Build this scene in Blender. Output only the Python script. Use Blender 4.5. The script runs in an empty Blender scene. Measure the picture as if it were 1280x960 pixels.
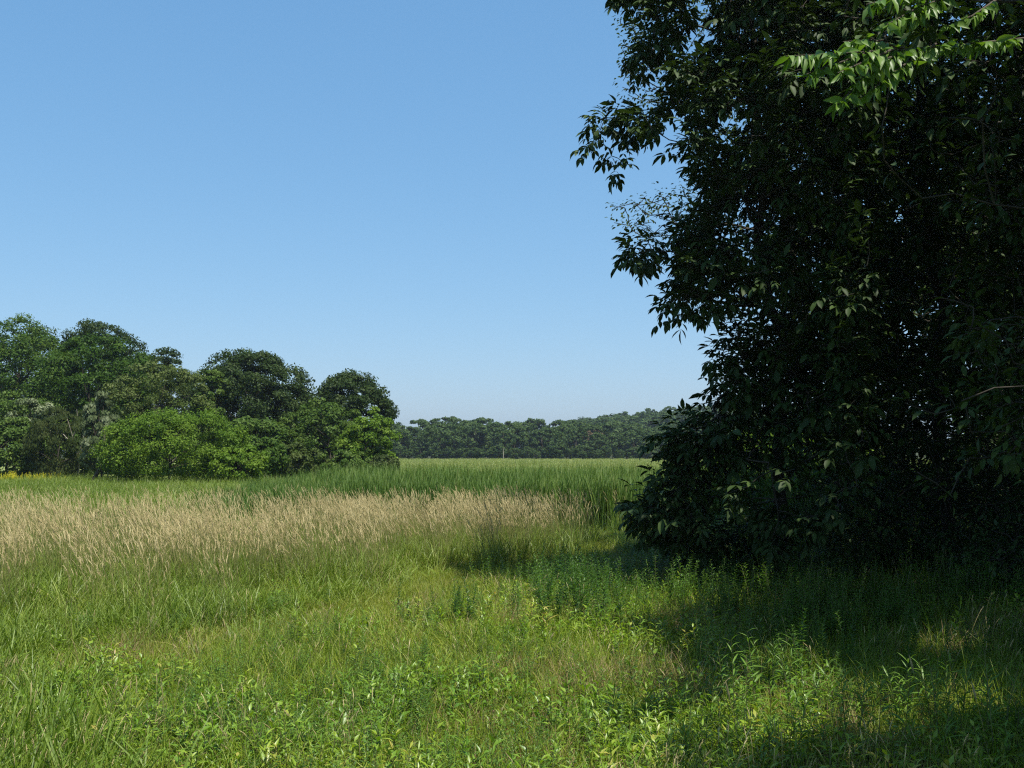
import bpy, math, random
import numpy as np
from mathutils import Vector, Matrix

random.seed(7)
RNG = np.random.default_rng(11)
SC = bpy.context.scene
COL = SC.collection

# ------------------------------------------------------------------ camera, sky, sun, exposure
F = 1256.0                                   # focal length in photo pixels (1280 wide)
PITCH = math.atan((563 - 480) / F)
CAM = np.array([0.0, 0.0, 3.0])
cd = bpy.data.cameras.new('camera'); cam = bpy.data.objects.new('camera', cd); COL.objects.link(cam)
cam.location = CAM; cam.rotation_euler = (math.pi / 2 + PITCH, 0, 0)
cd.sensor_width = 36.0; cd.lens = F / 1280 * 36; cd.clip_start = 0.05; cd.clip_end = 20000
SC.camera = cam

SUN_EL, SUN_AZ = math.radians(67), math.radians(138)
w = bpy.data.worlds.new('World'); SC.world = w; w.use_nodes = True
nt = w.node_tree; bg = nt.nodes['Background']
sky = nt.nodes.new('ShaderNodeTexSky'); sky.sky_type = 'NISHITA'; sky.sun_disc = False
sky.sun_elevation = SUN_EL; sky.sun_rotation = SUN_AZ
sky.air_density = 1.0; sky.dust_density = 1.0; sky.ozone_density = 10.0; sky.altitude = 0
EXPO = 0.84
# the sky's own brightness range, eased channel by channel towards the clear summer blue of the photograph
sp = nt.nodes.new('ShaderNodeSeparateColor'); cb_ = nt.nodes.new('ShaderNodeCombineColor'); nt.links.new(sky.outputs[0], sp.inputs[0])
for i_, (g_, k_) in enumerate(((0.84, 1.37), (0.60, 1.14), (0.46, 1.14))):
    pw = nt.nodes.new('ShaderNodeMath'); pw.operation = 'POWER'; pw.inputs[1].default_value = g_; nt.links.new(sp.outputs[i_], pw.inputs[0])
    ml = nt.nodes.new('ShaderNodeMath'); ml.operation = 'MULTIPLY'; ml.inputs[1].default_value = k_ * 10 / 10 ** g_ / 2 ** EXPO; nt.links.new(pw.outputs[0], ml.inputs[0])
    nt.links.new(ml.outputs[0], cb_.inputs[i_])
nt.links.new(cb_.outputs[0], bg.inputs[0]); bg.inputs[1].default_value = 0.1

S = Vector((math.sin(SUN_AZ) * math.cos(SUN_EL), math.cos(SUN_AZ) * math.cos(SUN_EL), math.sin(SUN_EL)))
ld = bpy.data.lights.new('sun', 'SUN'); ld.energy = 5.0; ld.angle = math.radians(0.5); ld.color = (1, 0.95, 0.86)
sun = bpy.data.objects.new('sun', ld); COL.objects.link(sun)
sun.rotation_euler = (-S).to_track_quat('-Z', 'Y').to_euler(); sun.location = (60, 0, 80)

vs = SC.view_settings
SC.display_settings.display_device = 'sRGB'
vs.view_transform = 'Standard'; vs.look = 'None'; vs.gamma = 1; vs.use_curve_mapping = False
vs.exposure = EXPO
cy = SC.cycles
cy.max_bounces = 6; cy.diffuse_bounces = 3; cy.glossy_bounces = 2; cy.transmission_bounces = 3
cy.transparent_max_bounces = 4; cy.volume_bounces = 0
cy.use_adaptive_sampling = True; cy.adaptive_threshold = 0.01; cy.use_denoising = False; cy.filter_width = 1.2
cy.sample_clamp_indirect = 4.0

# ------------------------------------------------------------------ helpers
def at(px, py, Y):
    """the world point seen at photo pixel (px, py) at distance Y along the ground"""
    c, v = (px - 640) / F, (480 - py) / F
    d = np.array([c, math.cos(PITCH) - v * math.sin(PITCH), math.sin(PITCH) + v * math.cos(PITCH)])
    return CAM + d * (Y / d[1])

def smooth(a, b, x):
    t = np.clip((np.asarray(x, float) - a) / (b - a), 0, 1)
    return t * t * (3 - 2 * t)

_lat = np.random.default_rng(3).random((256, 256))
def vnoise(x, y):
    x = np.asarray(x, float); y = np.asarray(y, float)
    i = np.floor(x).astype(int); j = np.floor(y).astype(int); u = x - i; v = y - j
    u = u * u * (3 - 2 * u); v = v * v * (3 - 2 * v)
    g = lambda a, b: _lat[a % 256, b % 256]
    return (g(i, j) * (1 - u) + g(i + 1, j) * u) * (1 - v) + (g(i, j + 1) * (1 - u) + g(i + 1, j + 1) * u) * v

def ground_z(x, y):
    x = np.asarray(x, float); y = np.asarray(y, float)
    z = 0.22 * (vnoise(x / 5.0 + 9, y / 5.0) - 0.5) * smooth(60, 20, y)
    z = z + 0.4 * smooth(3.5, 10, x) * smooth(60, 30, y)
    hill = np.exp(-(((x - 170) / 110) ** 2 + ((y - 640) / 120) ** 2)) * 22
    z = z + hill * smooth(380, 480, y)
    z = z - 0.6 * smooth(8, 2, y)
    return z

def new_mesh(name, V, Fc, r=None, mat=None, smooth_=False):
    """V (n,3), Fc: (m,3) or (m,4) index array; r: per-vertex tint value"""
    V = np.asarray(V, np.float32); Fc = np.asarray(Fc, np.int32)
    me = bpy.data.meshes.new(name)
    k = Fc.shape[1]
    me.vertices.add(len(V)); me.vertices.foreach_set('co', V.ravel())
    me.loops.add(Fc.size); me.loops.foreach_set('vertex_index', Fc.ravel())
    me.polygons.add(len(Fc)); me.polygons.foreach_set('loop_start', np.arange(len(Fc), dtype=np.int32) * k)
    if smooth_:
        me.polygons.foreach_set('use_smooth', np.ones(len(Fc), bool))
    if r is not None:
        a = me.attributes.new('r', 'FLOAT', 'POINT'); a.data.foreach_set('value', np.asarray(r, np.float32))
    me.update(calc_edges=True)
    if mat is not None:
        me.materials.append(mat)
    return me

class Geo:
    """collects triangles with a tint value and a material slot"""
    def __init__(s): s.V = []; s.T = []; s.R = []; s.M = []; s.n = 0
    def add(s, V, T, R=0.5, m=0):
        V = np.asarray(V, np.float32).reshape(-1, 3); T = np.asarray(T, np.int32)
        if T.shape[1] == 4:
            T = np.concatenate([T[:, [0, 1, 2]], T[:, [0, 2, 3]]])
        s.V.append(V); s.T.append(T + s.n); s.n += len(V)
        s.R.append(np.broadcast_to(np.asarray(R, np.float32), (len(V),))); s.M.append(np.full(len(T), m, np.int32))
        return s
    def mesh(s, name, mats):
        me = new_mesh(name, np.concatenate(s.V), np.concatenate(s.T), np.concatenate(s.R))
        for m in mats: me.materials.append(m)
        if len(mats) > 1:
            me.polygons.foreach_set('material_index', np.concatenate(s.M))
        return me

def unit(a):
    return a / np.maximum(np.linalg.norm(a, axis=-1, keepdims=True), 1e-9)

def rdir(n, rng=RNG):
    return unit(rng.normal(size=(n, 3)))

LEAF5 = [(0.0, 0.06), (0.28, 0.78), (0.58, 0.95), (0.82, 0.5), (1.0, 0.0)]
LEAF4 = [(0.0, 0.05), (0.35, 0.95), (0.68, 0.85), (1.0, 0.0)]
LEAF3 = [(0.0, 0.0), (0.45, 1.0), (1.0, 0.0)]
def leaves(o, d, n, L, W, stations=LEAF3, fold=0.18, droop=0.2):
    """N folded, drooping leaves; returns V, T; the same number of vertices for each leaf"""
    o = np.asarray(o, float); N = len(o)
    d = unit(d); side = unit(np.cross(d, n)); up = unit(np.cross(side, d))
    L = np.broadcast_to(np.asarray(L, float), (N,))[:, None]; W = np.broadcast_to(np.asarray(W, float), (N,))[:, None]
    rows = []
    for t, wd in stations:
        c = o + d * (L * t) - up * (L * droop * t * t)
        e = side * (W * wd * 0.5); f = up * (W * wd * fold)
        rows += [c - e + f, c, c + e + f]
    V = np.stack(rows, 1)                        # N, 3k, 3
    k = len(stations); T = []
    for i in range(k - 1):
        a = 3 * i; b = a + 3
        if stations[i][1] == 0:
            T += [(a + 1, b + 1, b), (a + 1, b + 2, b + 1)]
        elif stations[i + 1][1] == 0:
            T += [(a, a + 1, b + 1), (a + 1, a + 2, b + 1)]
        else:
            T += [(a, a + 1, b + 1), (a, b + 1, b), (a + 1, a + 2, b + 2), (a + 1, b + 2, b + 1)]
    T = np.array(T)
    TT = (np.arange(N)[:, None, None] * V.shape[1] + T[None]).reshape(-1, 3)
    return V.reshape(-1, 3), TT, V.shape[1]

def blades(o, az, h, wd, lean, curve, segs=4, rng=RNG):
    """N grass blades: base o, bending towards azimuth az"""
    o = np.asarray(o, float); N = len(o)
    b = lambda v: np.broadcast_to(np.asarray(v, float), (N,))[:, None]
    h, wd, lean, curve = b(h), b(wd), b(lean), b(curve)
    dh = np.stack([np.cos(az), np.sin(az), np.zeros(N)], 1)
    ta = az + rng.uniform(0.6, 2.6, N)
    side = np.stack([np.cos(ta), np.sin(ta), np.zeros(N)], 1)
    rows = []
    for i in range(segs + 1):
        t = i / segs
        ang = lean + curve * t
        # integrate roughly along the bend
        c = o + dh * (h * (np.sin(lean) * t + (np.sin(ang) - np.sin(lean)) * t * 0.5)) + np.array([0, 0, 1.0]) * (h * (np.cos(lean) * t + (np.cos(ang) - np.cos(lean)) * t * 0.5))
        ww = wd * (0.75 + 0.5 * t if t < 0.5 else (1 - t) * 2.0) * 0.5
        rows += [c - side * ww, c + side * ww]
    V = np.stack(rows, 1); T = []
    for i in range(segs):
        a = 2 * i
        T += [(a, a + 1, a + 3), (a, a + 3, a + 2)]
    TT = (np.arange(N)[:, None, None] * V.shape[1] + np.array(T)[None]).reshape(-1, 3)
    return V.reshape(-1, 3), TT, V.shape[1]

def tubes(p0, p1, r0, r1, k=5):
    p0 = np.asarray(p0, float); p1 = np.asarray(p1, float); N = len(p0)
    d = unit(p1 - p0); ref = np.where(np.abs(d[:, 2:3]) > 0.9, np.array([[1.0, 0, 0]]), np.array([[0, 0, 1.0]]))
    a = unit(np.cross(d, ref)); b = np.cross(d, a)
    th = np.arange(k) * 2 * math.pi / k
    ring = a[:, None] * np.cos(th)[None, :, None] + b[:, None] * np.sin(th)[None, :, None]
    r0 = np.broadcast_to(r0, (N,))[:, None, None]; r1 = np.broadcast_to(r1, (N,))[:, None, None]
    V = np.concatenate([p0[:, None] + ring * r0, p1[:, None] + ring * r1], 1)
    i = np.arange(k); j = (i + 1) % k
    Q = np.stack([i, j, j + k, i + k], 1)
    QQ = (np.arange(N)[:, None, None] * (2 * k) + Q[None]).reshape(-1, 4)
    return V.reshape(-1, 3), QQ

def path_tubes(pts, r0, r1, k=6):
    pts = np.asarray(pts, float); n = len(pts) - 1
    rr = np.linspace(r0, r1, n + 1)
    return tubes(pts[:-1], pts[1:] + (pts[1:] - pts[:-1]) * 0.04, rr[:-1], rr[1:], k)

def link(name, me, parent=None, **props):
    o = bpy.data.objects.new(name, me); COL.objects.link(o)
    if parent is not None: o.parent = parent
    for k, v in props.items(): o[k] = v
    return o

def thing(name, label, cat, loc=(0, 0, 0), group=None, me=None):
    o = bpy.data.objects.new(name, me); COL.objects.link(o); o.location = loc
    o['label'] = label; o['category'] = cat
    if group: o['group'] = group
    if me is None: o.empty_display_size = 0.2
    return o

# ------------------------------------------------------------------ materials
def ramp_node(nt, stops):
    n = nt.nodes.new('ShaderNodeValToRGB'); cr = n.color_ramp
    while len(cr.elements) < len(stops): cr.elements.new(0.5)
    for e, (p, c) in zip(cr.elements, stops):
        e.position = p; e.color = (*c, 1)
    return n

def leaf_mat(name, stops, transl=0.3, rough=0.5, spec=0.35, inst=True, a_r=0.5, tint_boost=(1.5, 1.6, 0.6)):
    m = bpy.data.materials.new(name); m.use_nodes = True; nt = m.node_tree; N = nt.nodes; L = nt.links
    p = N['Principled BSDF']; out = N['Material Output']
    ar = N.new('ShaderNodeAttribute'); ar.attribute_name = 'r'
    if inst:
        at_ = N.new('ShaderNodeAttribute'); at_.attribute_name = 'tint'; at_.attribute_type = 'INSTANCER'; src = at_.outputs['Fac']
    else:
        oi = N.new('ShaderNodeObjectInfo'); src = oi.outputs['Random']
    mx = N.new('ShaderNodeMix'); mx.data_type = 'FLOAT'; mx.inputs[0].default_value = a_r
    L.new(src, mx.inputs[2]); L.new(ar.outputs['Fac'], mx.inputs[3])
    rp = ramp_node(nt, stops); L.new(mx.outputs[0], rp.inputs[0])
    L.new(rp.outputs[0], p.inputs['Base Color'])
    p.inputs['Roughness'].default_value = rough; p.inputs['Specular IOR Level'].default_value = spec
    tr = N.new('ShaderNodeBsdfTranslucent')
    tm = N.new('ShaderNodeMix'); tm.data_type = 'RGBA'; tm.blend_type = 'MULTIPLY'; tm.inputs[0].default_value = 1
    L.new(rp.outputs[0], tm.inputs[6]); tm.inputs[7].default_value = (*tint_boost, 1); L.new(tm.outputs[2], tr.inputs[0])
    ms = N.new('ShaderNodeMixShader'); ms.inputs[0].default_value = transl
    L.new(p.outputs[0], ms.inputs[1]); L.new(tr.outputs[0], ms.inputs[2]); L.new(ms.outputs[0], out.inputs[0])
    return m

def bark_mat(name, c0, c1, scale=6):
    m = bpy.data.materials.new(name); m.use_nodes = True; nt = m.node_tree; N = nt.nodes; L = nt.links
    p = N['Principled BSDF']; tc = N.new('ShaderNodeTexCoord'); mp = N.new('ShaderNodeMapping'); mp.inputs['Scale'].default_value = (1, 1, 0.25)
    nz = N.new('ShaderNodeTexNoise'); nz.inputs['Scale'].default_value = scale; nz.inputs['Detail'].default_value = 6
    L.new(tc.outputs['Object'], mp.inputs[0]); L.new(mp.outputs[0], nz.inputs[0])
    rp = ramp_node(nt, [(0.3, c0), (0.7, c1)]); L.new(nz.outputs[0], rp.inputs[0]); L.new(rp.outputs[0], p.inputs['Base Color'])
    bp = N.new('ShaderNodeBump'); bp.inputs['Strength'].default_value = 0.6; L.new(nz.outputs[0], bp.inputs['Height']); L.new(bp.outputs[0], p.inputs['Normal'])
    p.inputs['Roughness'].default_value = 0.9; p.inputs['Specular IOR Level'].default_value = 0.2
    return m

M = {}
M['bark'] = bark_mat('bark', (0.035, 0.028, 0.02), (0.10, 0.085, 0.065))
M['bark_dark'] = bark_mat('dark_bark', (0.018, 0.015, 0.011), (0.055, 0.047, 0.036))
M['bark_pale'] = bark_mat('pale_bark', (0.16, 0.14, 0.11), (0.34, 0.31, 0.26))
M['turf'] = leaf_mat('turf_blades', [(0.0, (0.078, 0.145, 0.011)), (0.4, (0.145, 0.21, 0.017)), (0.78, (0.225, 0.255, 0.03)), (1.0, (0.34, 0.26, 0.11))], 0.28, 0.5, 0.25)
M['pathgrass'] = leaf_mat('path_grass', [(0.0, (0.13, 0.18, 0.018)), (0.6, (0.21, 0.24, 0.03)), (1.0, (0.31, 0.28, 0.07))], 0.35)
M['lush'] = leaf_mat('lush_grass', [(0.0, (0.070, 0.125, 0.013)), (0.5, (0.132, 0.195, 0.022)), (1.0, (0.225, 0.265, 0.05))], 0.28, 0.45, 0.3)
M['forb'] = leaf_mat('broad_leaves', [(0.0, (0.05, 0.125, 0.010)), (0.4, (0.12, 0.215, 0.016)), (0.72, (0.20, 0.275, 0.022)), (0.87, (0.28, 0.25, 0.05)), (1.0, (0.32, 0.14, 0.06))], 0.3, 0.4, 0.4)
M['golden'] = leaf_mat('narrow_leaves', [(0.0, (0.032, 0.08, 0.008)), (0.5, (0.065, 0.14, 0.014)), (1.0, (0.13, 0.215, 0.022))], 0.3, 0.45, 0.35)
M['stem'] = leaf_mat('stems', [(0.0, (0.07, 0.10, 0.03)), (1.0, (0.16, 0.13, 0.06))], 0.1)
M['dry'] = leaf_mat('dry_grass', [(0.0, (0.20, 0.15, 0.06)), (0.5, (0.30, 0.20, 0.10)), (1.0, (0.36, 0.27, 0.15))], 0.25)
M['tan'] = leaf_mat('seed_heads', [(0.0, (0.30, 0.245, 0.11)), (0.5, (0.45, 0.375, 0.18)), (1.0, (0.60, 0.52, 0.29))], 0.25, 0.6, 0.2, tint_boost=(1.1, 1.05, 0.9))
M['stalk'] = leaf_mat('grass_stalks', [(0.0, (0.13, 0.17, 0.04)), (0.6, (0.22, 0.22, 0.07)), (1.0, (0.42, 0.34, 0.16))], 0.2)
M['cat'] = leaf_mat('cattail_leaves', [(0.0, (0.04, 0.09, 0.018)), (0.5, (0.075, 0.14, 0.026)), (0.9, (0.14, 0.195, 0.045)), (1.0, (0.22, 0.18, 0.09))], 0.3, 0.55, 0.2)
M['marsh'] = leaf_mat('marsh_herbs', [(0.0, (0.12, 0.17, 0.04)), (0.6, (0.20, 0.235, 0.06)), (1.0, (0.28, 0.26, 0.10))], 0.3)
M['yellow'] = leaf_mat('yellow_flowers', [(0.0, (0.45, 0.42, 0.02)), (1.0, (0.62, 0.55, 0.04))], 0.2)
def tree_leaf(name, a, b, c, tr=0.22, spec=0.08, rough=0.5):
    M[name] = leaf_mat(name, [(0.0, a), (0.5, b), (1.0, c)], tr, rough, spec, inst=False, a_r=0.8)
tree_leaf('oak', (0.019, 0.045, 0.005), (0.034, 0.072, 0.008), (0.074, 0.117, 0.017))
tree_leaf('oak_dark', (0.016, 0.032, 0.007), (0.026, 0.047, 0.011), (0.062, 0.088, 0.026))
tree_leaf('olive', (0.034, 0.055, 0.012), (0.056, 0.082, 0.018), (0.10, 0.125, 0.036))
tree_leaf('bright', (0.042, 0.086, 0.009), (0.078, 0.140, 0.013), (0.145, 0.205, 0.026), 0.25)
tree_leaf('midgreen', (0.029, 0.060, 0.009), (0.050, 0.092, 0.015), (0.095, 0.138, 0.028))
tree_leaf('silver', (0.05, 0.075, 0.025), (0.105, 0.135, 0.06), (0.27, 0.30, 0.19), 0.15)
tree_leaf('cedar', (0.026, 0.042, 0.010), (0.040, 0.058, 0.015), (0.07, 0.08, 0.026), 0.1)
tree_leaf('far', (0.026, 0.05, 0.013), (0.042, 0.074, 0.02), (0.075, 0.115, 0.034))
tree_leaf('far_red', (0.08, 0.065, 0.04), (0.12, 0.09, 0.055), (0.16, 0.12, 0.07))
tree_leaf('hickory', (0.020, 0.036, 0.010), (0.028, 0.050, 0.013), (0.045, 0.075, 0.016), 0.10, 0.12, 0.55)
tree_leaf('smallleaf', (0.03, 0.05, 0.016), (0.045, 0.07, 0.022), (0.08, 0.10, 0.04), 0.2)
tree_leaf('cherry', (0.045, 0.10, 0.012), (0.075, 0.15, 0.018), (0.12, 0.20, 0.03), 0.3, 0.3, 0.45)  # sunlight put into the colour: brighter than the rest of the cherry's leaves
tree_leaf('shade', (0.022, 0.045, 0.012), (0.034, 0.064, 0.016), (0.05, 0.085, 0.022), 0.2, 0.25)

# ------------------------------------------------------------------ the ground
def ground_material():
    m = bpy.data.materials.new('meadow_ground'); m.use_nodes = True; nt = m.node_tree; N = nt.nodes; L = nt.links
    p = N['Principled BSDF']; p.inputs['Roughness'].default_value = 0.95; p.inputs['Specular IOR Level'].default_value = 0.1
    g = N.new('ShaderNodeNewGeometry')
    n1 = N.new('ShaderNodeTexNoise'); n1.inputs['Scale'].default_value = 1.3; n1.inputs['Detail'].default_value = 8; n1.inputs['Roughness'].default_value = 0.7
    L.new(g.outputs['Position'], n1.inputs['Vector'])
    near = ramp_node(nt, [(0.3, (0.035, 0.045, 0.014)), (0.55, (0.07, 0.095, 0.024)), (0.75, (0.14, 0.12, 0.05))]); L.new(n1.outputs[0], near.inputs[0])
    mp = N.new('ShaderNodeMapping'); mp.inputs['Scale'].default_value = (0.02, 0.05, 0.05); L.new(g.outputs['Position'], mp.inputs[0])
    n2 = N.new('ShaderNodeTexNoise'); n2.inputs['Scale'].default_value = 1.0; n2.inputs['Detail'].default_value = 9; n2.inputs['Roughness'].default_value = 0.65
    L.new(mp.outputs[0], n2.inputs['Vector'])
    far = ramp_node(nt, [(0.32, (0.085, 0.14, 0.035)), (0.5, (0.145, 0.185, 0.05)), (0.68, (0.21, 0.215, 0.08))]); L.new(n2.outputs[0], far.inputs[0])
    sx = N.new('ShaderNodeSeparateXYZ'); L.new(g.outputs['Position'], sx.inputs[0])
    mr = N.new('ShaderNodeMapRange'); mr.inputs[1].default_value = 50; mr.inputs[2].default_value = 62; L.new(sx.outputs[1], mr.inputs[0])
    mx = N.new('ShaderNodeMix'); mx.data_type = 'RGBA'; L.new(mr.outputs[0], mx.inputs[0]); L.new(near.outputs[0], mx.inputs[6]); L.new(far.outputs[0], mx.inputs[7])
    fl = N.new('ShaderNodeMapRange'); fl.inputs[1].default_value = 338; fl.inputs[2].default_value = 343; L.new(sx.outputs[1], fl.inputs[0])
    m2 = N.new('ShaderNodeMix'); m2.data_type = 'RGBA'; L.new(fl.outputs[0], m2.inputs[0]); L.new(mx.outputs[2], m2.inputs[6]); m2.inputs[7].default_value = (0.035, 0.04, 0.018, 1)
    L.new(m2.outputs[2], p.inputs['Base Color'])
    bp = N.new('ShaderNodeBump'); bp.inputs['Strength'].default_value = 0.5; L.new(n1.outputs[0], bp.inputs['Height']); L.new(bp.outputs[0], p.inputs['Normal'])
    return m

ys = np.concatenate([np.linspace(-40, 60, 101), np.linspace(66, 400, 40), np.linspace(420, 900, 36), np.geomspace(980, 9000, 16)])
us = np.sinh(np.linspace(-3.2, 3.2, 121)) / math.sinh(3.2)
YY, UU = np.meshgrid(ys, us, indexing='ij')
XX = UU * (70 + np.abs(YY) * 1.6)
nx = len(us); ii = np.arange(len(ys) - 1)[:, None] * nx + np.arange(nx - 1)[None]
GQ = np.stack([ii, ii + 1, ii + nx + 1, ii + nx], -1).reshape(-1, 4)
o = link('meadow_ground', new_mesh('meadow_ground', np.stack([XX, YY, ground_z(XX, YY)], -1).reshape(-1, 3), GQ, None, ground_material(), True), kind='structure')

# ------------------------------------------------------------------ trees at a distance: crowns of many small leaf faces
def crown_geo(seed, rx, ry, rz, cz, ncl, nf, leaf, cr, lobe=0.22, low=-0.65, spiky=0.0):
    rng = np.random.default_rng(seed)
    u = rdir(ncl * 3, rng); u = u[u[:, 2] > low][:ncl]; k = len(u)
    lob = np.ones(k)
    for _ in range(7):
        q = rdir(1, rng)[0]; lob += lobe * rng.uniform(-0.6, 1) * np.maximum(0, u @ q) ** 4
    fac = rng.uniform(0.3, 1.0, k) ** 0.3
    c = u * np.array([rx, ry, rz]) * (fac * lob)[:, None] + np.array([0, 0, cz])
    rad = cr * rng.uniform(0.6, 1.25, k)
    cv = rng.random(k)
    idx = np.repeat(np.arange(k), nf); n = len(idx)
    v = unit(rdir(n, rng) + 0.75 * u[idx] + np.array([0, 0, 0.35]))
    pos = c[idx] + v * (rad[idx] * rng.uniform(0.35, 1.08, n))[:, None] * np.array([1, 1, 0.8])
    nor = unit(v + 0.8 * rdir(n, rng))
    tg = unit(np.cross(nor, rdir(n, rng)) + np.array([0, 0, spiky])); bt = np.cross(nor, tg)
    s = leaf * rng.uniform(0.55, 1.3, n)[:, None]
    a = rng.uniform(0.4, 0.7, n)[:, None]
    bend = nor * s * rng.uniform(-0.35, 0.1, n)[:, None]
    Q = np.stack([pos - tg * s, pos - bt * s * a + bend, pos + tg * s, pos + bt * s * a + bend], 1).reshape(-1, 3)
    T = np.arange(n * 4).reshape(-1, 4)
    r = np.repeat(np.clip(0.55 * cv[idx] + 0.45 * rng.random(n) + 0.0, 0, 1), 4)
    return Q, T, r, c

def trunk_geo(seed, h, r0, cz, rz, tips, bend=0.3):
    rng = np.random.default_rng(seed + 5)
    top = cz + rz * 0.35
    pts = np.array([[rng.normal() * bend * t, rng.normal() * bend * t, top * t] for t in np.linspace(0, 1, 7)]); pts[0] = [0, 0, -0.3]
    V, Q = path_tubes(pts, r0, r0 * 0.3, 8); g = Geo().add(V, Q)
    for c in tips:
        zz = np.clip(c[2] * rng.uniform(0.45, 0.75), top * 0.15, top * 0.9); b = np.array([np.interp(zz, pts[:, 2], pts[:, i]) for i in range(3)])
        mid = (b + c) / 2 + np.array([0, 0, 0.08 * np.linalg.norm(c - b)]) + rng.normal(size=3) * 0.2
        V, Q = path_tubes([b, (b + mid) / 2, mid, c], r0 * 0.4, r0 * 0.08, 5); g.add(V, Q)
    return g

def far_tree(name, label, cat, px, Y, top_py, w_px, mat, seed, leaf=0.165, ncl=90, nf=190, cr=None, low=-0.85, bottom=0.1,
             bark='bark_dark', group=None, depth=1.0, lobe=0.4, trunk_r=None, spiky=0.0, lean=0.0):
    p = at(px, 600, Y); x = p[0]; z0 = float(ground_z(x, Y))
    h = at(px, top_py, Y)[2] - z0; rx = w_px / F * Y / 2
    cb = h * bottom; rz = (h - cb) / 2 * 0.93; cz = cb + rz
    cr = cr or 0.21 * min(rx, rz) + 0.25
    rxx = max(rx * 1.08 - cr * 0.5, 0.3); rzz = max(rz * 1.03 - cr * 0.3, 0.3)
    Q, T, r, c = crown_geo(seed, rxx, rxx * depth, rzz, cz, ncl, nf, leaf, cr, lobe, low, spiky)
    t = thing(name, label, cat, (x, Y, z0), group)
    g = Geo().add(Q, T, r); link('crown', g.mesh('crown', [M[mat]]), t, kind='stuff')
    tr = trunk_geo(seed, h, trunk_r or max(0.05, h * 0.018), cz, rz, c[::max(1, len(c) // 14)])
    link('trunk', tr.mesh('trunk', [M[bark]]), t)
    t.rotation_euler.y = lean
    return t

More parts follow.
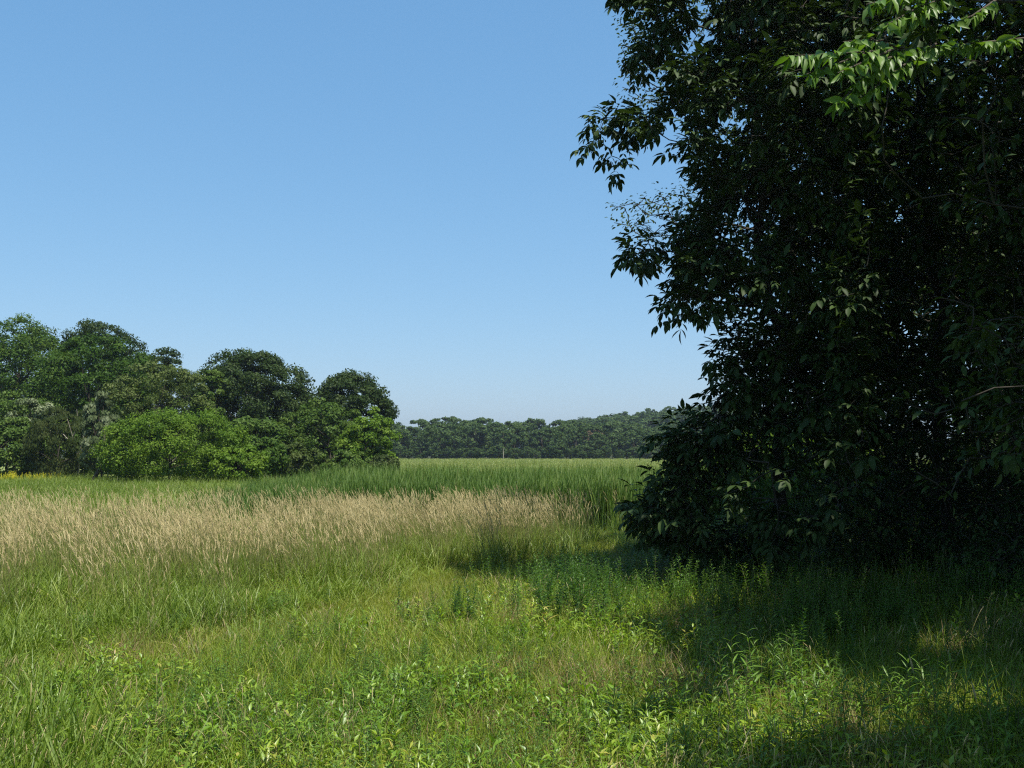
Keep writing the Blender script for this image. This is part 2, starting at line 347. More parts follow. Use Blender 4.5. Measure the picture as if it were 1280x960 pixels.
LW = [  # the wood on the left, back to front
 ('oak_tree', 'tallest dark green oak at the left edge of the photo, rounded top against the sky', 'tree', 18, 122, 388, 140, 'oak', dict(ncl=230)),
 ('oak_tree', 'tall dark oak with an uneven top, second treetop from the left edge', 'tree', 122, 128, 393, 112, 'oak_dark', dict(ncl=200)),
 ('oak_tree', 'dark oak with a lower shoulder, just left of the dip in the treeline', 'tree', 198, 126, 423, 84, 'oak_dark', dict(ncl=140)),
 ('oak_tree', 'broad green oak in front of the tallest left trees, its crown in lit tiers', 'tree', 108, 110, 418, 132, 'oak', dict(ncl=200)),
 ('oak_tree', 'large dark round oak with a domed crown in the middle of the left wood', 'tree', 312, 112, 430, 122, 'oak_dark', dict(ncl=240, bottom=0.12)),
 ('oak_tree', 'dark round oak at the right end of the left wood, outlined on the sky', 'tree', 437, 116, 460, 94, 'oak_dark', dict(ncl=200, bottom=0.15)),
 ('oak_tree', 'dark oak filling the space behind the two leftmost treetops', 'tree', 62, 133, 420, 130, 'oak_dark', dict(ncl=100, bottom=0.03)),
 ('oak_tree', 'dark oak behind the olive green tree, under the dip of the treeline', 'tree', 168, 133, 440, 120, 'oak_dark', dict(ncl=100, bottom=0.03)),
 ('oak_tree', 'dark oak deep in the wood between the dip and the domed oak', 'tree', 245, 124, 468, 90, 'oak_dark', dict(ncl=90, bottom=0.03)),
 ('oak_tree', 'dark oak low behind the gap between the domed oak and the end oak', 'tree', 385, 124, 492, 90, 'oak_dark', dict(ncl=90, bottom=0.03)),
 ('oak_tree', 'dark oak close behind the left half of the domed oak', 'tree', 300, 120, 462, 110, 'oak_dark', dict(ncl=120, bottom=0.02)),
 ('oak_tree', 'shaded green oak low at the far left, behind the cedar', 'tree', 30, 106, 478, 110, 'midgreen', dict(ncl=90)),
 ('leafy_tree', 'light green slender treetop tucked against the left side of the domed oak', 'tree', 262, 106, 449, 46, 'midgreen', dict(ncl=60)),
 ('leafy_tree', 'olive green soft-textured tree below the dip of the treeline', 'tree', 195, 102, 460, 128, 'olive', dict(ncl=120, leaf=0.15, nf=140)),
 ('leafy_tree', 'dark leafy tree filling the gap between the domed oak and the end oak', 'tree', 362, 118, 500, 80, 'oak', dict(ncl=80, bottom=0.05)),
 ('leafy_tree', 'mid green tree in front of the end oak, taller of the two there', 'tree', 412, 103, 497, 92, 'midgreen', dict(ncl=110, bottom=0.03)),
 ('leafy_tree', 'mid green bushy tree at the foot of the domed oak', 'tree', 318, 100, 516, 84, 'midgreen', dict(ncl=90, bottom=0.0)),
 ('leafy_tree', 'bright yellow-green small tree at the right end of the left wood', 'tree', 456, 97, 520, 62, 'bright', dict(ncl=90, leaf=0.15, bottom=0.02)),
 ('silver_willow', 'silvery grey-leaved willow beside the big round bush', 'tree', 127, 86, 494, 44, 'silver', dict(ncl=80, leaf=0.16, spiky=1.2, bottom=0.12, lean=-0.06)),
 ('cedar_tree', 'brownish green pointed cedar at the edge of the left clearing', 'tree', 72, 93, 513, 70, 'cedar', dict(ncl=110, leaf=0.13, spiky=1.5, bottom=0.0, low=-0.9, cr=0.7)),
 ('shrub', 'pale grey-green shrub with silvery tips above the clearing at far left', 'shrub', 40, 99, 494, 58, 'silver', dict(ncl=36, leaf=0.15, bottom=0.45)),
 ('shrub', 'dense dark green shrub at the left edge of the clearing', 'shrub', 8, 95, 520, 96, 'midgreen', dict(ncl=90, bottom=0.0)),
 ('willow_bush', 'big round bright green bush standing alone before the left wood', 'bush', 212, 81, 508, 158, 'bright', dict(ncl=230, leaf=0.095, bottom=0.0, nf=230, cr=1.0, low=-0.85, depth=0.8)),
 ('shrub', 'low green shrub running out from the right foot of the big round bush', 'shrub', 292, 79, 556, 70, 'bright', dict(ncl=80, leaf=0.13, bottom=0.0)),
 ('shrub', 'small dark brownish shrub at the very right end of the left wood', 'shrub', 479, 93, 568, 36, 'cedar', dict(ncl=50, leaf=0.12, bottom=0.0)),
 ('shrub', 'dull green shrub under the mid green trees at the wood edge', 'shrub', 376, 95, 556, 70, 'olive', dict(ncl=70, leaf=0.15, bottom=0.0)),
 ('shrub', 'green shrub below the bright yellow-green small tree', 'shrub', 432, 92, 564, 60, 'midgreen', dict(ncl=60, leaf=0.14, bottom=0.0)),
 ('shrub', 'shaded shrub between the big round bush and the domed oak', 'shrub', 326, 92, 552, 64, 'oak', dict(ncl=70, leaf=0.15, bottom=0.0)),
 ('shrub', 'green shrub between the cedar and the silvery willow', 'shrub', 105, 97, 536, 44, 'midgreen', dict(ncl=50, leaf=0.15, bottom=0.0)),
]
for i, (nm, lb, ct, px, Y, tp, wp, mt, kw) in enumerate(LW):
    far_tree(nm, lb, ct, px, Y, tp, wp, mt, 100 + i, group='trees and shrubs of the wood on the left', **kw)
# a dead pale tree among the leaves
dp = at(98, 600, 94.5); dz = float(ground_z(dp[0], 94.5))
dt = thing('dead_tree', 'bare dead tree with pale grey forked limbs among the left shrubs', 'tree', (dp[0], 94.5, dz))
g = Geo()
for q in ([(0, 0, 0), (.1, -.2, 2.2), (-.4, -.3, 4.6), (-1.1, -.5, 7.4)], [(0, -.25, 3), (.6, -.5, 4.8), (.5, -.7, 6.6)], [(-.5, -.3, 5), (.1, -.6, 6.4), (.0, -.8, 8)], [(-.2, -.3, 3.8), (-1.2, -.6, 5.2), (-1.9, -.6, 6)]):
    V, Q = path_tubes(np.array(q) * np.array([1, 1, 0.85]), 0.07, 0.02, 6); g.add(V, Q)
link('trunk', g.mesh('dead_limbs', [M['bark_pale']]), dt)
lt = at(118, 600, 80.5); t = thing('leaning_trunk', 'short dark leaning trunk at the left foot of the big round bush', 'tree', (lt[0], 80.5, float(ground_z(lt[0], 80.5))))
V, Q = path_tubes([(-.4, 0, -.2), (0, 0, .8), (.5, 0, 1.7), (.7, .1, 3.2), (.6, .2, 4.6)], 0.2, 0.07, 7); link('trunk', Geo().add(V, Q).mesh('leaning_trunk', [M['bark']]), t)

# ------------------------------------------------------------------ the far wood across the marsh
FAR = []
for k in range(6):
    rng = np.random.default_rng(40 + k)
    Q, T, r, c = crown_geo(300 + k, 4.8, 4.8, 6.4, 7.4, 70, 60, 0.5, 1.6, 0.25, -1.0)
    me = Geo().add(Q, T, r).mesh('far_crown', [M['far']])
    tk = trunk_geo(300 + k, 14, 0.28, 8, 6, c[::9]).mesh('far_trunk', [M['bark']])
    FAR.append((me, tk))
red_me = FAR[2][0].copy(); red_me.materials.clear(); red_me.materials.append(M['far_red'])
rng = np.random.default_rng(77)
def far_copy(px, Y, top_py, group, label, wid=1.0, me=None):
    x = at(px, 570, Y)[0]; z0 = float(ground_z(x, Y)); h = at(px, top_py, Y)[2] - z0
    c, tk = FAR[rng.integers(6)]
    t = thing('oak_tree', label, 'tree', (x, Y, z0), group)
    t.rotation_euler.z = rng.uniform(0, 6.28); s = h / 15.2; t.scale = (s * wid, s * wid, s)
    link('crown', me or c, t, kind='stuff'); link('trunk', tk, t)
    return t
def top_line(px):
    return np.interp(px, [440, 490, 530, 560, 600, 640, 690, 720, 770, 830, 950, 1150], [529, 527, 523, 520, 518.5, 521, 523, 523, 525, 526, 526, 528])
for row, (Y, dy, n) in enumerate([(348, 9, 24), (366, 3.0, 24), (392, -0.5, 24)]):
    for i in range(n):
        px = 448 + (i + rng.uniform(-0.25, 0.25) + 0.5 * (row % 2)) * 25
        far_copy(px, Y + rng.uniform(-6, 6), top_line(px) + dy + rng.uniform(-3.0, 5.0), 'trees of the far wood across the marsh',
                 'dark oak of the far wood beyond the marsh' if row == 0 else 'oak top rising behind the front of the far wood', rng.uniform(0.95, 1.25))
def hill_line(px):
    return np.interp(px, [690, 740, 780, 820, 860, 940, 1100], [524, 517, 513, 508, 505, 503, 507])
for row, (Y, dy) in enumerate([(520, 6), (570, 3), (630, 0)]):
    for i in range(17):
        px = 700 + (i + rng.uniform(-0.3, 0.3) + 0.4 * row) * 20
        lab = 'hazy green tree on the wooded hill behind the far wood'
        far_copy(px, Y + rng.uniform(-10, 10), hill_line(px) + dy + rng.uniform(-1.2, 2.2), 'trees on the distant hill', lab, rng.uniform(1.0, 1.4))
for i in range(46):
    px = 440 + (i + rng.uniform(-0.3, 0.3)) * 14.5
    o = far_copy(px, 340 + rng.uniform(-2, 2), 556 + rng.uniform(-4, 6), 'shrubs along the foot of the far wood', 'low dark shrub at the foot of the far wood, by the marsh edge', rng.uniform(1.2, 2.0)); o.name = 'shrub'; o['category'] = 'shrub'
far_copy(741, 362, 536, None, 'reddish brown tree in the far wood, the only one of that colour', 1.0, red_me)
tp_ = at(629, 572, 336); t = thing('bare_trunk', 'pale bare trunk standing at the foot of the far wood', 'tree', (tp_[0], 336, float(ground_z(tp_[0], 336))))
V, Q = path_tubes([(0, 0, -.3), (.1, 0, 2), (0, 0, 2.6), (.3, 0, 3.8)], 0.17, 0.08, 7); link('trunk', Geo().add(V, Q).mesh('bare_trunk', [M['bark_pale']]), t)

# ------------------------------------------------------------------ the near wood on the right: branching trees
SV = np.array(S)
LIT = [at(990, 74, 8.3), at(1030, 80, 8.4), at(1070, 85, 8.5), at(1110, 70, 8.6), at(1060, 125, 8.6), at(1110, 15, 8.6), at(1160, 5, 8.8)]
GLINT = [at(1185, 768, 14.0), at(965, 850, 11.4), at(1105, 905, 10.2), at(1215, 870, 10.8), at(1000, 800, 13), at(905, 690, 26), at(1000, 905, 10.4), at(950, 940, 9.8), at(1060, 855, 11.6)]
def lit_mask(P, extra=0.0):
    """False for points standing in one of the gaps through which the sun reaches the low branch and the plants"""
    P = np.asarray(P); ok = np.ones(len(P), bool)
    for T_, rad in [(a, 0.5) for a in LIT] + [(a, 0.5) for a in GLINT]:
        q = P - T_; s = q @ SV; d = np.linalg.norm(q - s[:, None] * SV, axis=1)
        ok &= ~((s > 0.7) & (d < rad + extra))
    return ok

def mst_tree(trunk, A, bf=0.25):
    """joins the points A to the trunk, each to the node that keeps the way to the root short"""
    trunk = np.asarray(trunk, float); nodes = [p for p in trunk]; par = [-1] + list(range(len(trunk) - 1))
    plen = [0.0]
    for i in range(1, len(trunk)): plen.append(plen[-1] + 0.3 * np.linalg.norm(trunk[i] - trunk[i - 1]))
    N = len(A); best = np.full(N, 1e9); bi = np.zeros(N, int); bd = np.zeros(N); alive = np.ones(N, bool)
    start = max(1, len(trunk) // 3)
    def upd(j):
        d = np.linalg.norm(A - nodes[j], axis=1); c = d + bf * plen[j] + 0.5 * np.maximum(0, nodes[j][2] - A[:, 2])
        m = c < best; best[m] = c[m]; bi[m] = j; bd[m] = d[m]
    for j in range(start, len(trunk)): upd(j)
    for _ in range(N):
        c = np.where(alive, best, 1e12); k = int(np.argmin(c)); alive[k] = False
        nodes.append(A[k]); par.append(int(bi[k])); plen.append(plen[bi[k]] + bd[k]); upd(len(nodes) - 1)
    return np.array(nodes), np.array(par)

def skeleton(nodes, par, r_tip, r_base, rng, keep=None):
    n = len(nodes); cnt = np.ones(n)
    for i in range(n - 1, 0, -1):
        cnt[par[i]] += cnt[i]
    # trunk nodes come first and are their own parents' chain; the attractors were added in order
    rad = r_tip + (r_base - r_tip) * (cnt / cnt[0]) ** 0.55
    i = np.arange(1, n); p0 = nodes[par[i]]; p1 = nodes[i]; L = np.linalg.norm(p1 - p0, axis=1)
    mid = (p0 + p1) / 2 + rng.normal(size=p0.shape) * (L * 0.07)[:, None]
    r1 = rad[i]; r0 = np.minimum(rad[par[i]], r1 * 1.6)
    g = Geo(); big = r1 > 0.03
    for m, k in ((big, 7), (~big, 4)):
        if m.any():
            V, Q = tubes(p0[m], mid[m], r0[m], (r0[m] + r1[m]) / 2, k); g.add(V, Q)
            V, Q = tubes(mid[m], p1[m], (r0[m] + r1[m]) / 2, r1[m], k); g.add(V, Q)
    return g, cnt

def leaf_sites(nodes, par, cnt, trunk_n, nl, rng, maxcnt=6, spread=0.35):
    """origins and directions of leaves round the young twigs"""
    i = np.arange(trunk_n, len(nodes)); i = i[cnt[i] <= maxcnt]
    i = np.repeat(i, nl); t = rng.uniform(0.1, 1.0, len(i))[:, None]
    o = nodes[par[i]] * (1 - t) + nodes[i] * t
    dd = unit(nodes[i] - nodes[par[i]])
    d = unit(dd * 0.6 + rdir(len(i), rng) * 0.9 + np.array([0, 0, -0.1]))
    o = o + d * rng.uniform(0, spread, len(i))[:, None]
    return o, d

def compound(o, d, rng, size):
    """five leaflets per leaf: a terminal one and two pairs"""
    n = unit(np.array([0, 0, 1.0]) + 0.45 * rdir(len(o), rng)); side = unit(np.cross(d, n))
    size = np.broadcast_to(size, (len(o),))[:, None]
    tip = o + d * size * 0.9 - n * size * 0.15
    O = [tip, tip - d * size * 0.05, tip - d * size * 0.05, tip - d * size * 0.45, tip - d * size * 0.45]
    D = [d - n * 0.35, d * 0.6 + side - n * 0.35, d * 0.6 - side - n * 0.35, d * 0.35 + side - n * 0.4, d * 0.35 - side - n * 0.4]
    Lk = [1.0, 0.85, 0.85, 0.6, 0.6]
    O = np.concatenate(O); D = np.concatenate(D); Nn = np.concatenate([n] * 5) + 0.25 * rdir(len(O), rng)
    Lf = np.concatenate([np.full(len(o), l) for l in Lk]) * np.concatenate([size[:, 0]] * 5) * rng.uniform(0.8, 1.15, len(O))
    return O, D, Nn, Lf

def foliage(o, d, rng, mat, L, W, comp=False, stations=LEAF3):
    ok = lit_mask(o); o, d = o[ok], d[ok]
    if comp:
        o, d, n, Lf = compound(o, d, rng, L * rng.uniform(0.8, 1.2, len(o)))
    else:
        n = unit(np.array([0, 0, 1.0]) + 0.7 * rdir(len(o), rng)); Lf = L * rng.uniform(0.7, 1.25, len(o)); d = unit(d + np.array([0, 0, -0.35]))
    V, T, k = leaves(o, d, n, Lf, Lf * W, stations)
    return Geo().add(V, T, np.repeat(rng.random(len(o)), k))

def near_tree(name, label, trunk, A, mat, seed, L, W, nl, comp=False, r_base=0.2, maxcnt=6, bark='bark_dark', bf=0.25, cat='tree', spread=0.35, group='trees of the near wood on the right'):
    rng = np.random.default_rng(seed); base = np.array(trunk[0], float); base[2] = float(ground_z(base[0], base[1]))
    trunk = np.array(trunk, float); trunk[0, 2] = base[2] - 0.3
    A = A[lit_mask(A, 0.1)]
    nodes, par = mst_tree(trunk, A, bf)
    keep = np.ones(len(nodes), bool)
    for i in range(len(trunk), len(nodes)):
        keep[i] = keep[par[i]] and np.linalg.norm(nodes[i] - nodes[par[i]]) < 1.05
    new_i = np.cumsum(keep) - 1; par = np.array([-1 if p < 0 else new_i[p] for p in par[keep]]); nodes = nodes[keep]
    nodes = nodes - base
    g, cnt = skeleton(nodes, par, 0.006, r_base, rng)
    t = thing(name, label, cat, base, group)
    link('trunk', g.mesh('trunk', [M[bark]]), t)
    o, d = leaf_sites(nodes, par, cnt, len(trunk), nl, rng, maxcnt, spread)
    ok = lit_mask(o + base); o, d = o[ok], d[ok]
    gg = foliage_raw(o, d, rng, L, W, comp)
    link('foliage', gg.mesh('foliage', [M[mat]]), t, kind='stuff')
    return t, nodes, par, cnt
def foliage_raw(o, d, rng, L, W, comp, stations=LEAF4):
    if comp:
        o, d, n, Lf = compound(o, d, rng, L * rng.uniform(0.6, 1.35, len(o)))
    else:
        n = unit(np.array([0, 0, 1.0]) + 0.5 * rdir(len(o), rng)); Lf = L * rng.uniform(0.7, 1.25, len(o)); d = unit(d * np.array([1, 1, 0.6]) + np.array([0, 0, -0.3]))
    V, T, k = leaves(o, d, n, Lf, Lf * W, stations)
    return Geo().add(V, T, np.repeat(rng.random(len(o)), k))

# the hickory whose boughs reach over the meadow: its outline against the sky, turned into a crown with depth
EDGE = np.array([(-170, 900), (-90, 800), (-20, 775), (0, 775), (30, 800), (60, 800), (85, 755), (100, 748), (120, 770), (150, 748), (180, 732), (197, 748), (215, 795), (245, 830),
                 (290, 830), (312, 772), (335, 760), (352, 772), (378, 785), (392, 855), (405, 865), (430, 838), (445, 880), (465, 905), (480, 860),
                 (497, 833), (510, 862), (525, 850), (541, 808), (560, 826), (580, 830), (592, 805), (612, 786), (640, 780), (656, 800), (672, 830), (690, 900)])
rng = np.random.default_rng(5)
def hick_points(n, x_hi=1090, yc=20.8):
    out = []
    while len(out) < n:
        py = rng.uniform(-70, 682); xl = np.interp(py, EDGE[:, 0], EDGE[:, 1]) + (4 if py < 340 else 13)
        px = xl + (x_hi - xl) * rng.random()
        # thin lace in the middle where the sky shows
        if vnoise(px / 38.0 + 3, py / 30.0 + 8) < (0.40 if px < 900 else 0.30) and px < 1050: continue
        hole = math.exp(-((px - 960) / 70) ** 2 - ((py - 395) / 60) ** 2)
        if rng.random() < 0.75 * hole: continue
        if rng.random() < 0.9 * math.exp(-((px - 975) / 32) ** 2 - ((py - 545) / 42) ** 2): continue
        if rng.random() < 0.9 * math.exp(-((px - 905) / 45) ** 2 - ((py - 640) / 16) ** 2): continue
        if py > 570 and px > 900 and rng.random() < 0.6: continue
        if rng.random() < 0.7 * math.exp(-((px - 880) / 45) ** 2 - ((py - 440) / 45) ** 2): continue
        if rng.random() < 0.7 * math.exp(-((px - 1010) / 40) ** 2 - ((py - 260) / 70) ** 2): continue
        dep = min(3.6, 0.35 + (px - xl) / F * yc * 0.75)
        q = at(px, py, yc + rng.uniform(-1, 1) * dep)
        if q[2] < 0.7: continue
        out.append(q)
    return np.array(out)
A = hick_points(2100)
tb = at(978, 700, 21.1); tm = at(960, 380, 24.2); tt = at(945, 60, 24.0)
trunk = [(tb[0], 21.1, 0), (tb[0] + .05, 21.1, 1.5), (tb[0] - .05, 21.1, 3), tuple(at(968, 470, 21)), tuple(at(960, 380, 21)), tuple(at(945, 300, 20.9)), tuple(at(952, 180, 20.8)), tuple(at(945, 60, 20.8)), tuple(at(950, -40, 20.8))]
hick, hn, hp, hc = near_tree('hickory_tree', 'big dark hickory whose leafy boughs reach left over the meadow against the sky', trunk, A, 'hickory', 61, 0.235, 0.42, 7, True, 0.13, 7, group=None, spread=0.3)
# single leaves at the ends of its left boughs
rng = np.random.default_rng(15)
hb = np.array(hick.location)
term = [i for i in range(len(trunk), len(hn)) if hc[i] <= 2]
scr = np.array([(hn[i] + hb)[0] / (hn[i] + hb)[1] for i in term])
order = [term[j] for j in np.argsort(scr)][:150]
protos = []
for k in range(5):
    O, D, Nn, Lf = compound(np.zeros((1, 3)), np.array([[1.0, 0, -0.05]]), rng, 0.26)
    V, T, kk = leaves(O, D, Nn, Lf, Lf * 0.38, LEAF5)
    g = Geo().add(V, T, 0.3 + 0.12 * k); V, Q = tubes([[0, 0, 0]], [[0.25, 0, -0.04]], 0.004, 0.003, 3); g.add(V, Q, 0.5)
    protos.append(g.mesh('leaf', [M['hickory']]))
for j, i in enumerate(order):
    for q in range(2):
        o = link('leaf', protos[(j + q) % 5], hick)
        o.location = hn[i]; dd = unit(hn[i] - hn[hp[i]])
        o.rotation_euler = (rng.uniform(-.4, .4), rng.uniform(-.1, .6), math.atan2(dd[1], dd[0]) + rng.uniform(-1.1, 1.1))

# further trees of the near wood
def ell(n, c, r, rng, p=0.4):
    u = rdir(n, rng) * (rng.random(n) ** p)[:, None]
    return np.array(c) + u * np.array(r)
def trunk_line(x, y, top, rng, n=7, wob=0.12):
    return [(x, y, 0)] + [(x + rng.normal() * wob * t * top / 6, y + rng.normal() * wob * t * top / 6, top * t) for t in np.linspace(1 / n, 1, n)]
rng = np.random.default_rng(21)
NW = [ # name, label, x, y, crown centre z, radii, n, mat, L, W, nl, comp
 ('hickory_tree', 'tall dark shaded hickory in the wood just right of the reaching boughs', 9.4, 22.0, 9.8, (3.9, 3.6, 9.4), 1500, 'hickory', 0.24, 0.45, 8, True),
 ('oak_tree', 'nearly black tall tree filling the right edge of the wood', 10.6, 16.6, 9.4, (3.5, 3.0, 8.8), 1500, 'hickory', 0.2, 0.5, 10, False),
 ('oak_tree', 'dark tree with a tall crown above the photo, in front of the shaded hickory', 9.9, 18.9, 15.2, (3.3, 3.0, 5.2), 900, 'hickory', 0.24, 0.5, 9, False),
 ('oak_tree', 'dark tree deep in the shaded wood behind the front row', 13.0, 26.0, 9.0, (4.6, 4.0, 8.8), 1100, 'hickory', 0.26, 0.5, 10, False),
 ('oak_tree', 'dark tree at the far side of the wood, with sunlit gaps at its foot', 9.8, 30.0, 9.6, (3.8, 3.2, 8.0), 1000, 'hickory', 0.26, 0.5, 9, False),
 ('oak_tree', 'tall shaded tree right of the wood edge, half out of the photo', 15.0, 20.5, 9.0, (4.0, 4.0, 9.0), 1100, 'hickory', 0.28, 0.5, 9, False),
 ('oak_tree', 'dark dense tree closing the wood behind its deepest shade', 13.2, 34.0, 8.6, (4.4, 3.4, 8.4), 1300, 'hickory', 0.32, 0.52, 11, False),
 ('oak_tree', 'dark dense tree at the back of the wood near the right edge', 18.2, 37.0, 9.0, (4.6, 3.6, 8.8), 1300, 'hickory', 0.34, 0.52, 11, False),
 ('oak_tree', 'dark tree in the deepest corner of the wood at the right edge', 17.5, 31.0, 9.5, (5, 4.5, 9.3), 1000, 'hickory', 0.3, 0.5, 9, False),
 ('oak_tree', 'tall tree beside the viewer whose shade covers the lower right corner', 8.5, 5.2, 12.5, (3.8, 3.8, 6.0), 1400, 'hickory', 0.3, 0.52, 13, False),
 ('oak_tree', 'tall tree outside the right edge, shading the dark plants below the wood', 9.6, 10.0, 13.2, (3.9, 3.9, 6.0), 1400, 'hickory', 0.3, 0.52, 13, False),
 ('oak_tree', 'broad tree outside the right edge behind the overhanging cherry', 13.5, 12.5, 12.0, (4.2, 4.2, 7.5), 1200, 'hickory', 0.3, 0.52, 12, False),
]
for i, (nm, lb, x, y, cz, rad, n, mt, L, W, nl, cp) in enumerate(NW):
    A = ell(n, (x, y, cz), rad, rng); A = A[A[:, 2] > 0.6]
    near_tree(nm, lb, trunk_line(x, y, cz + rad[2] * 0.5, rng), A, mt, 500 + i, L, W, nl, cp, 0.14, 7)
# the light small-leaved tree that shows between the boughs
rng = np.random.default_rng(33)
A = []
for px0, py0, px1, py1, n in [(765, 238, 900, 300, 90), (775, -60, 960, 130, 330), (850, 100, 1050, 330, 240), (900, 430, 1060, 700, 200)]:
    for _ in range(n):
        px, py = rng.uniform(px0, px1), rng.uniform(py0, py1)
        if px0 == 765 and abs((py - 268) / 30) > (px - 745) / 60: continue
        A.append(at(px, py, 28.6 + rng.uniform(-1.6, 1.6)))
A = np.array(A); A = A[A[:, 2] > 0.5]
bx = at(1040, 690, 28.6)[0]
near_tree('birch_tree', 'light small-leaved tree whose thin sprays poke out between the dark boughs', [(bx, 28.6, 0), (bx - .1, 28.6, 3), (bx - .5, 28.6, 6), (bx - 1.0, 28.6, 9.5), (bx - 1.4, 28.6, 13)], A, 'smallleaf', 610, 0.115, 0.6, 11, False, 0.12, 5, spread=0.4)

# the cherry hanging in from the right, with one sunlit bough
rng = np.random.default_rng(44)
A = ell(800, (9.6, 11.2, 7.6), (3.1, 3.0, 3.6), rng)
q = [at(x, y, d) for x, y, d in ((1215, 480, 11), (1240, 420, 11), (1150, 30, 9.6), (1230, 60, 9.4), (1240, 150, 9.6), (1260, 250, 10), (1200, 10, 9.5), (1245, 560, 11.2), (1270, 500, 10.5))]
A = np.concatenate([A, np.concatenate([np.array(c) + RNG.normal(size=(26, 3)) * np.array([0.45, 0.4, 0.3]) for c in q])] + [np.array([9.3, 11.2, c[2] + 0.9])[None] * (1 - t_) + np.array(c)[None] * t_ + np.array([0, 0, 0.5]) * (t_ * (1 - t_)) + rng.normal(size=(9, 3)) * 0.1 for c in q for t_ in [np.linspace(0.1, 0.95, 9)[:, None]]])
ct, cn, cp_, cc = near_tree('cherry_tree', 'cherry tree hanging in from the right edge with one bright sunlit bough of drooping leaves', trunk_line(9.6, 11.2, 9.0, rng), A, 'hickory', 620, 0.15, 0.42, 9, False, 0.05, 8, group=None, spread=0.2)  # shaded crown gets the darker leaf colour, the sunlit bough a brighter one
cb = np.array(ct.location)
leafme = []
for k in range(4):
    V, T, kk = leaves([[0, 0, 0]], np.array([[1.0, 0, 0]]), np.array([[0, 0, 1.0]]), 1.0, 0.29 + 0.03 * k, LEAF5, 0.22, 0.15 + 0.1 * k)
    leafme.append(Geo().add(V, T, 0.2 + 0.2 * k).mesh('cherry_leaf', [M['cherry']]))
tw = Geo()
TW = [[(1345, 40, 10.2), (1260, 50, 9.6), (1130, 62, 8.8), (1060, 66, 8.5), (985, 70, 8.3)], [(1130, 62, 8.8), (1085, 95, 8.6), (1045, 132, 8.5)], [(1120, 60, 8.7), (1050, 90, 8.35)],
      [(1250, -20, 9.4), (1150, -12, 8.8), (1085, 5, 8.6)], [(1240, -40, 9.4), (1180, -5, 9), (1140, 22, 8.7)], [(1170, 55, 9), (1120, 88, 8.7), (1090, 112, 8.6)],
      [(1260, -10, 9.4), (1215, 20, 9.1), (1180, 34, 9)], [(1090, 64, 8.6), (1050, 78, 8.5), (1010, 92, 8.4)], [(1150, 62, 8.9), (1105, 74, 8.6), (1070, 104, 8.5)], [(1130, 60, 8.8), (1090, 50, 8.7), (1055, 52, 8.6)], [(1200, -8, 9), (1150, 8, 8.8), (1110, 30, 8.6)]]
nleaf = 0
for tws in TW:
    pts = np.array([at(*a) for a in tws]) - cb
    V, Q = path_tubes(pts, 0.014, 0.004, 5); tw.add(V, Q)
    seg = np.linalg.norm(np.diff(pts, axis=0), axis=1); cum = np.concatenate([[0], np.cumsum(seg)])
    for s in np.arange(cum[-1] * 0.25, cum[-1], 0.017):
        p = np.array([np.interp(s, cum, pts[:, i]) for i in range(3)]); p2 = np.array([np.interp(s + 0.02, cum, pts[:, i]) for i in range(3)])
        dd = unit(p2 - p) if s + 0.02 < cum[-1] else unit(pts[-1] - pts[-2]); sd = np.array([-dd[1], dd[0], 0]) * (1 if nleaf % 2 else -1)
        v = unit(dd * rng.uniform(0.1, 0.8) + sd * rng.uniform(0.4, 1.1) + np.array([0, 0, rng.uniform(-0.9, 0.0)]) + rng.normal(size=3) * 0.25)
        n_ = unit(np.array([0, 0, 1.0]) + rng.normal(size=3) * 0.6); side = unit(np.cross(n_, v)); up = np.cross(v, side)
        L = rng.uniform(0.12, 0.19)
        o = link('leaf', leafme[nleaf % 4], ct); nleaf += 1
        mm = Matrix.Identity(4)
        for r_ in range(3):
            mm[r_][0], mm[r_][1], mm[r_][2], mm[r_][3] = v[r_] * L, side[r_] * L, up[r_] * L, p[r_]
        o.matrix_local = mm
link('bough', tw.mesh('bough', [M['bark']]), ct)

# undergrowth of the near wood and the sunlit bushes beyond it
rng = np.random.default_rng(55)
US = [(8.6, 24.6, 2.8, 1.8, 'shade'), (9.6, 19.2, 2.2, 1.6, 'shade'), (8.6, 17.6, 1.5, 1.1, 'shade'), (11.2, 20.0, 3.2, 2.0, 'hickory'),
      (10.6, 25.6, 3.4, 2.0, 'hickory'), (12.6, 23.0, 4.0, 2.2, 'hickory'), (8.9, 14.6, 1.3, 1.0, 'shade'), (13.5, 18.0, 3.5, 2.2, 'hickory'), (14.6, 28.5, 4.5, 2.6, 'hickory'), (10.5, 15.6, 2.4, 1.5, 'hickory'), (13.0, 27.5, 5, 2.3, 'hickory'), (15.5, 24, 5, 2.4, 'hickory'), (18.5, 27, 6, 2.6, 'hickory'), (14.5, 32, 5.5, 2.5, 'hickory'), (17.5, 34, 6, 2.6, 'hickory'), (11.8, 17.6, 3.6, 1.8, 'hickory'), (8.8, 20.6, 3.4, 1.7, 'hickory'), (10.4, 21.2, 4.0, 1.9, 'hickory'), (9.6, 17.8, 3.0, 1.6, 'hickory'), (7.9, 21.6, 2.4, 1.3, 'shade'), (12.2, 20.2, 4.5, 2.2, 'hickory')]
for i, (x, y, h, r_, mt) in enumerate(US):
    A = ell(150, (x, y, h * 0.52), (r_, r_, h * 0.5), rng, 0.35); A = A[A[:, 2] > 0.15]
    near_tree('shrub', 'shaded dark green shrub of the undergrowth below the near wood', trunk_line(x, y, h * 0.6, rng, 4, 0.05), A, mt, 700 + i, 0.12, 0.42, 12, False, 0.03, 9, cat='shrub', group='undergrowth shrubs under the near wood', spread=0.3)
